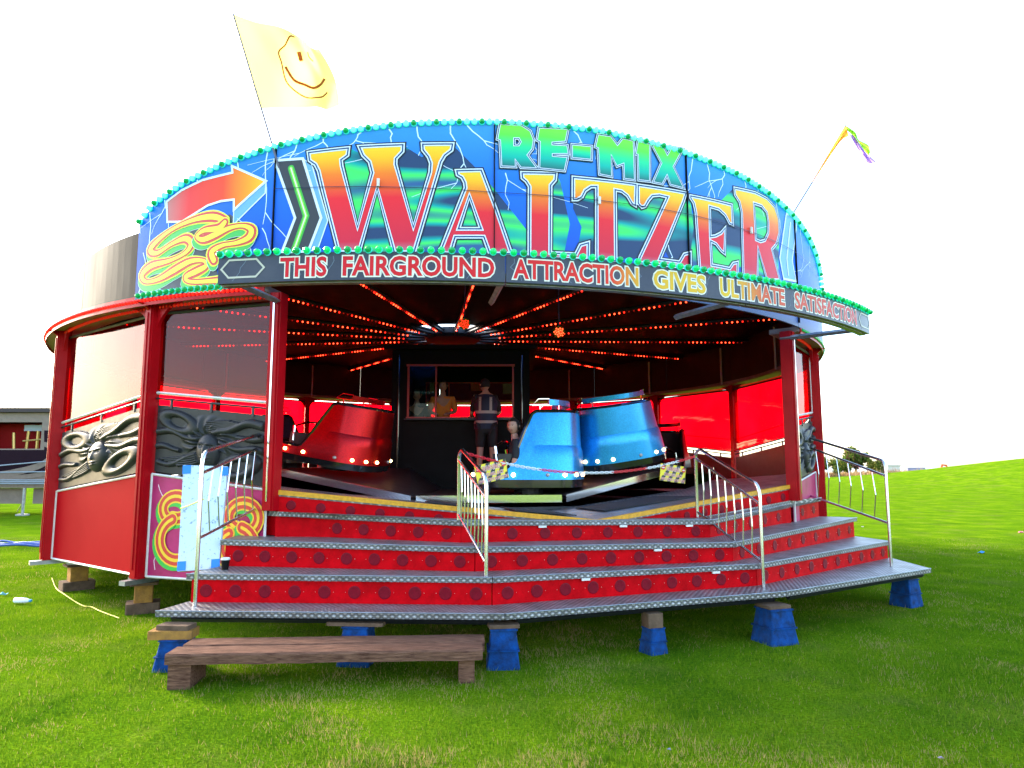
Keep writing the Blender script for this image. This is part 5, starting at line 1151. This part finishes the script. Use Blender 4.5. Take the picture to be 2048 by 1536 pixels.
def limp_flag():
    g = lambda x, y, d=9.6: ony(x, y, d); Z = lambda X, Y: (1560+X/7.3125, 230+Y/7.3125); b, top = g(*Z(270, 1310)), g(*Z(960, 155))
    t = thing('flag', 'furled green and violet flag hanging from a bent pole', 'flag', b); mid = g(*Z(480, 970)); MB().tube([b-(mid-b)*.4, b, mid, mid.lerp(top, .5), top], .010, 6).build('pole', POLE, t)
    def ribbon(L, Rr, mat, dy=0.):
        a, c = catmull([(x, y, 0) for x, y in L], 6), catmull([(x, y, 0) for x, y in Rr], 6); k = 4; V = []
        for i in range(len(a)):
            for j in range(k+1): p = a[i].lerp(c[i], j/k); V.append(g(*Z(p.x, p.y), 9.6+dy+.05*sin(j*2.2+i*.35)))
        F = [(i*(k+1)+j, i*(k+1)+j+1, (i+1)*(k+1)+j+1, (i+1)*(k+1)+j) for i in range(len(a)-1) for j in range(k)]; m = MB(); m.add(V, F); m.build('cloth', mat, t, smooth=True, ang=80)
    ribbon([(465, 975), (690, 600), (860, 310), (960, 155)], [(480, 985), (740, 590), (900, 370), (1010, 310)], FO); ribbon([(960, 155), (1100, 250), (1150, 360), (1290, 440), (1320, 540)], [(985, 230), (1050, 290), (1110, 400), (1210, 500), (1300, 595)], FGn, -.04)
    ribbon([(1020, 285), (1090, 420), (1180, 560), (1240, 650), (1305, 715)], [(1080, 300), (1150, 400), (1240, 530), (1310, 600), (1405, 685)], FP, -.08)
limp_flag()
# ------------------------------------------------------------------ pale board leaning on the steps, cup, litter
def hard_board():
    z = .73; P = [ony(x, y, d) for x, y, d in ((355, 1143, 7.12), (437, 1137, 7.2), (455, 933, 7.42), (367, 930, 7.34))]
    t = thing('foam_board', 'scuffed pale blue white board tied upright beside the left handrail', 'board', P[0]); n = (P[1]-P[0]).cross(P[3]-P[0]).normalized(); n = n if n.y > 0 else -n
    PB = M('scuffed_white_board', (.55, .66, .78), .7, var=1, vscale=26, col2=(.2, .28, .4)); e = PB.node_tree.nodes['Color Ramp'].color_ramp.elements; e[0].position = .34; e[1].position = .42
    MB().prism(P, n*.07).build('sheet', PB, t); TP = M('blue_tape', (.01, .2, .7), .5)
    for c, dx, dz in ((P[0], .035, .05), (P[3], .035, -.05), (P[1], -.03, .05), (P[2], -.03, -.05)):
        q = c-n*.003+(P[1]-P[0]).normalized()*dx; MB().prism([q+(P[1]-P[0]).normalized()*a+(P[3]-P[0]).normalized()*(b+dz) for a, b in ((-.04, -.045), (.04, -.045), (.04, .045), (-.04, .045))], -n*.003).build('tape', TP, t)
    ROPE = M('yellow_green_rope', (.6, .65, .05), .7); a = P[0].lerp(P[3], .58)-n*.01; MB().tube([a, a+Vector((.12, -.1, .03)), a+Vector((.3, -.16, .1))], .007, 6).build('rope', ROPE, t)
hard_board()
c = onz(450, 1139, .71); t = thing('paper_cup', 'black paper cup with white lid on the second step', 'cup', (c.x, c.y, .712)); T = Matrix.Translation((c.x, c.y, .7105))
MB().lathe([(.03, 0), (.041, .095)], 18, T).build('cup', BLACK, t, smooth=True); MB().lathe([(.044, .093), (.044, .102), (.04, .112), (.036, .112), (.034, .107), (1e-6, .107)], 18, T).build('lid', WHITE, t, smooth=True)
b = onz(45, 1208, 0); t = thing('plastic_bottle', 'empty clear plastic bottle with blue cap lying on the grass', 'bottle', (b.x, b.y, .03)); T = Matrix.Translation((b.x-.1, b.y, .045)) @ Matrix.Rotation(pi/2, 4, 'Y') @ Matrix.Rotation(.1, 4, 'X')
CL = M('clear_plastic', (.75, .78, .85), .15); MB().lathe([(.028, 0), (.034, .01), (.034, .12), (.03, .13), (.034, .14), (.02, .185), (.013, .2)], 14, T).build('body', CL, t, smooth=True); MB().lathe([(.017, .198), (.017, .222), (1e-6, .223)], 12, T).build('cap', M('blue_cap', (.02, .3, .7), .4), t)
HOSE = M('blue_hose', (.01, .09, .42), .4, var=.4, vscale=20)
def hose():
    c = onz(70, 1093, 0); rnd = random.Random(2); P = []
    for k in range(46): f = k/45; P.append((c.x-1.6+2.4*(.5-.5*cos(f*pi*5))+f*.35, c.y-.25+.14*k/9-.25*sin(f*21)*.6, .03+.02*(k % 3)))
    tag(MB().tube(catmull([Vector(p) for p in P], 4), .022, 7).build('blue_hose', HOSE, smooth=True, ang=80), 'tangled blue hose lying on the grass left of the ride', 'hose')
hose()
ROPE2 = M('yellow_rope', (.7, .6, .08), .7); P = [onz(x, y, .012) for x, y in ((104, 1156), (112, 1176), (128, 1188), (150, 1203), (168, 1212), (184, 1214), (200, 1222), (238, 1236))]
tag(MB().tube(catmull(P, 4), .006, 6).build('yellow_rope', ROPE2), 'thin yellow rope trailing over the grass by the timber blocks', 'rope')
for x, y, c, lab, s in ((1725, 1053, (.4, .37, .35), 'tiny white paper scrap on grass near the right steps', .03), (1962, 1104, (.05, .3, .7), 'tiny blue scrap of litter on the grass at right', .05), (2042, 1064, (.8, .2, .3), 'tiny pink scrap at the right picture edge', .05), (1338, 1498, (.16, .16, .22), 'tiny grey bottle top in the foreground grass', .010), (1881, 1514, (.3, .24, .36), 'tiny pale wrapper in the lower right grass', .012), (8, 1187, (.1, .4, .55), 'tiny teal scrap at the left picture edge', .04)):
    p = onz(x, y, .03); rnd = random.Random(x); m = MB(); n = 3
    V = [(p.x+(i-1)*s, p.y+(j-1)*s*.7, p.z+rnd.uniform(-.4, .5)*s) for j in range(3) for i in range(3)]; V += [(a, b_, z_-.004) for a, b_, z_ in V]; F = [(j*3+i, j*3+i+1, j*3+i+4, j*3+i+3) for j in range(2) for i in range(2)]
    F += [tuple(reversed([q+9 for q in f])) for f in F]+[(0, 9, 10, 1), (1, 10, 11, 2), (2, 11, 14, 5), (5, 14, 17, 8), (8, 17, 16, 7), (7, 16, 15, 6), (6, 15, 12, 3), (3, 12, 9, 0)]
    m.add(V, F); tag(m.build('litter', M('litter_%d' % x, c, .7)), lab, 'litter')
# ------------------------------------------------------------------ fairground trailer in the left background
def trailer():
    Y = 25.; Z = lambda x, y: ony(x/5.908, 800+y/5.908, Y); CR = M('cream_panel', (.26, .20, .165), .7, var=.2, spec=.05); MAR = M('dark_maroon_panel', (.016, .006, .012), .6, spec=.05); GREYR = M('grey_roof', (.07, .055, .055), .7, spec=.05); REDI = M('red_interior', (.22, .008, .008), .6, spec=.05); GLD = M('gold_pole', (.5, .34, .1), .35, .5); LINEW = M('pale_rail', (.26, .3, .35), .5)
    x0, x1 = Z(0, 0).x-9, Z(760, 0).x; zt, zb = Z(0, 150).z, Z(0, 1040).z; t = thing('trailer', 'cream and dark maroon fairground trailer far left with open red counter', 'trailer', ((x0+x1)/2, Y+1.2, 0))
    ox0, ox1, oz0, oz1 = Z(-260, 0).x, Z(520, 0).x, Z(0, 575).z, Z(0, 262).z
    m = MB()
    for a, b, c, d in ((x0, ox0, zb, zt), (ox1, x1, zb, zt), (ox0, ox1, zb, oz0), (ox0, ox1, oz1, zt)): m.box(((a+b)/2, Y+.06, (c+d)/2), (b-a, .12, d-c))
    m.box(((x0+x1)/2, Y+2.4, (zb+zt)/2), (x1-x0, .1, zt-zb)); m.box((x0, Y+1.24, (zb+zt)/2), (.1, 2.2, zt-zb-.02)); m.box((x1-.06, Y+1.24, (zb+zt)/2), (.1, 2.2, zt-zb-.02)); m.box(((x0+x1)/2, Y+1.24, zb+.06), (x1-x0-.24, 2.2, .1)); m.build('body', CR, t)
    MB().box(((x0+x1)/2, Y+1.2, zt+.09), (x1-x0+.1, 2.7, .16)).build('roof', GREYR, t); MB().box(((ox0+ox1)/2, Y+.9, (oz0+oz1)/2), (ox1-ox0, .06, oz1-oz0)).build('counter_back', REDI, t)
    m = MB(); m.prism([Z(*p)+Vector((0, -.004, 0)) for p in ((-900, 360), (ox0*0-262, 360), (-262, 590), (525, 590), (525, 360), (695, 360), (690, 820), (655, 820), (0, 930), (-900, 990))], (0, -.012, 0)); m.build('graphic_panel', MAR, t)
    fn = lambda s, z, l: (s, Y-.018-l, z); a = Art(fn, 0); P = catmull([Z(*p) for p in ((520, 520), (590, 545), (622, 600), (600, 680), (520, 750), (400, 800), (200, 850), (0, 885), (-700, 960))], 5); a.stroke([(p.x, p.z) for p in P], [.16+.10*i/len(P) for i in range(len(P))], .004); a.build('swoosh', CR, t)
    a = Art(fn, 0); P = [Z(*p) for p in ((660, 850), (400, 895), (0, 935))]; a.stroke([(p.x, p.z) for p in P], .16, .008); a.build('swoosh', CR, t)
    m = MB()
    for x, y0, y1, k in ((70, 380, 575, 0), (220, 360, 575, 30), (345, 360, 575, 20), (405, 360, 575, 25)): p, q = Z(x, y1), Z(x+k, y0); m.tube([p+Vector((0, .4, 0)), q+Vector((0, .4, 0))], .05, 6)
    m.tube([Z(190, 480)+Vector((0, .35, 0)), Z(510, 452)+Vector((0, .35, 0))], .03, 6); m.build('gold_pole', GLD, t); MB().box(Z(350, 322)+Vector((0, .5, 0)), (1.0, .1, .22)).build('lit_sign', LINEW, t)
    for p, q in (((-900, 860), (690, 718)), ((-900, 868), (690, 845)), ((-900, 945), (690, 945)), ((-900, 965), (690, 965)), ((-900, 985), (690, 985))): MB().tube([Z(*p)+Vector((0, -.25, 0)), Z(*q)+Vector((0, -.25, 0))], .022, 6).build('rail', LINEW, t)
    for a, b in ((-700, 240), (320, 690)): p, q = Z(a, 1230), Z(b, 1045); MB().box(((p.x+q.x)/2, Y+.3, (p.z+q.z)/2), (q.x-p.x, .05, q.z-p.z)).build('skirt', CR, t)
    for x in (290, -420): p, q = Z(x, 1040), Z(x, 1390); m = MB(); m.tube([Vector((p.x, Y+.0, p.z)), Vector((p.x, Y, .02))], .05, 6); m.box((p.x, Y, .03), (.3, .3, .06)); m.tube([Vector((p.x, Y, .5)), Vector((p.x-.4, Y+.3, .12))], .015, 5); m.build('leg', STEEL, t)
    for x in (x0+2.5, x0+4): m = MB(); m.lathe([(.42, -.13), (.45, -.1), (.45, .1), (.42, .13)], 24, Matrix.Translation((x, Y+.35, .45)) @ Matrix.Rotation(pi/2, 4, 'X')); m.build('wheel', RUBBER, t)
trailer()
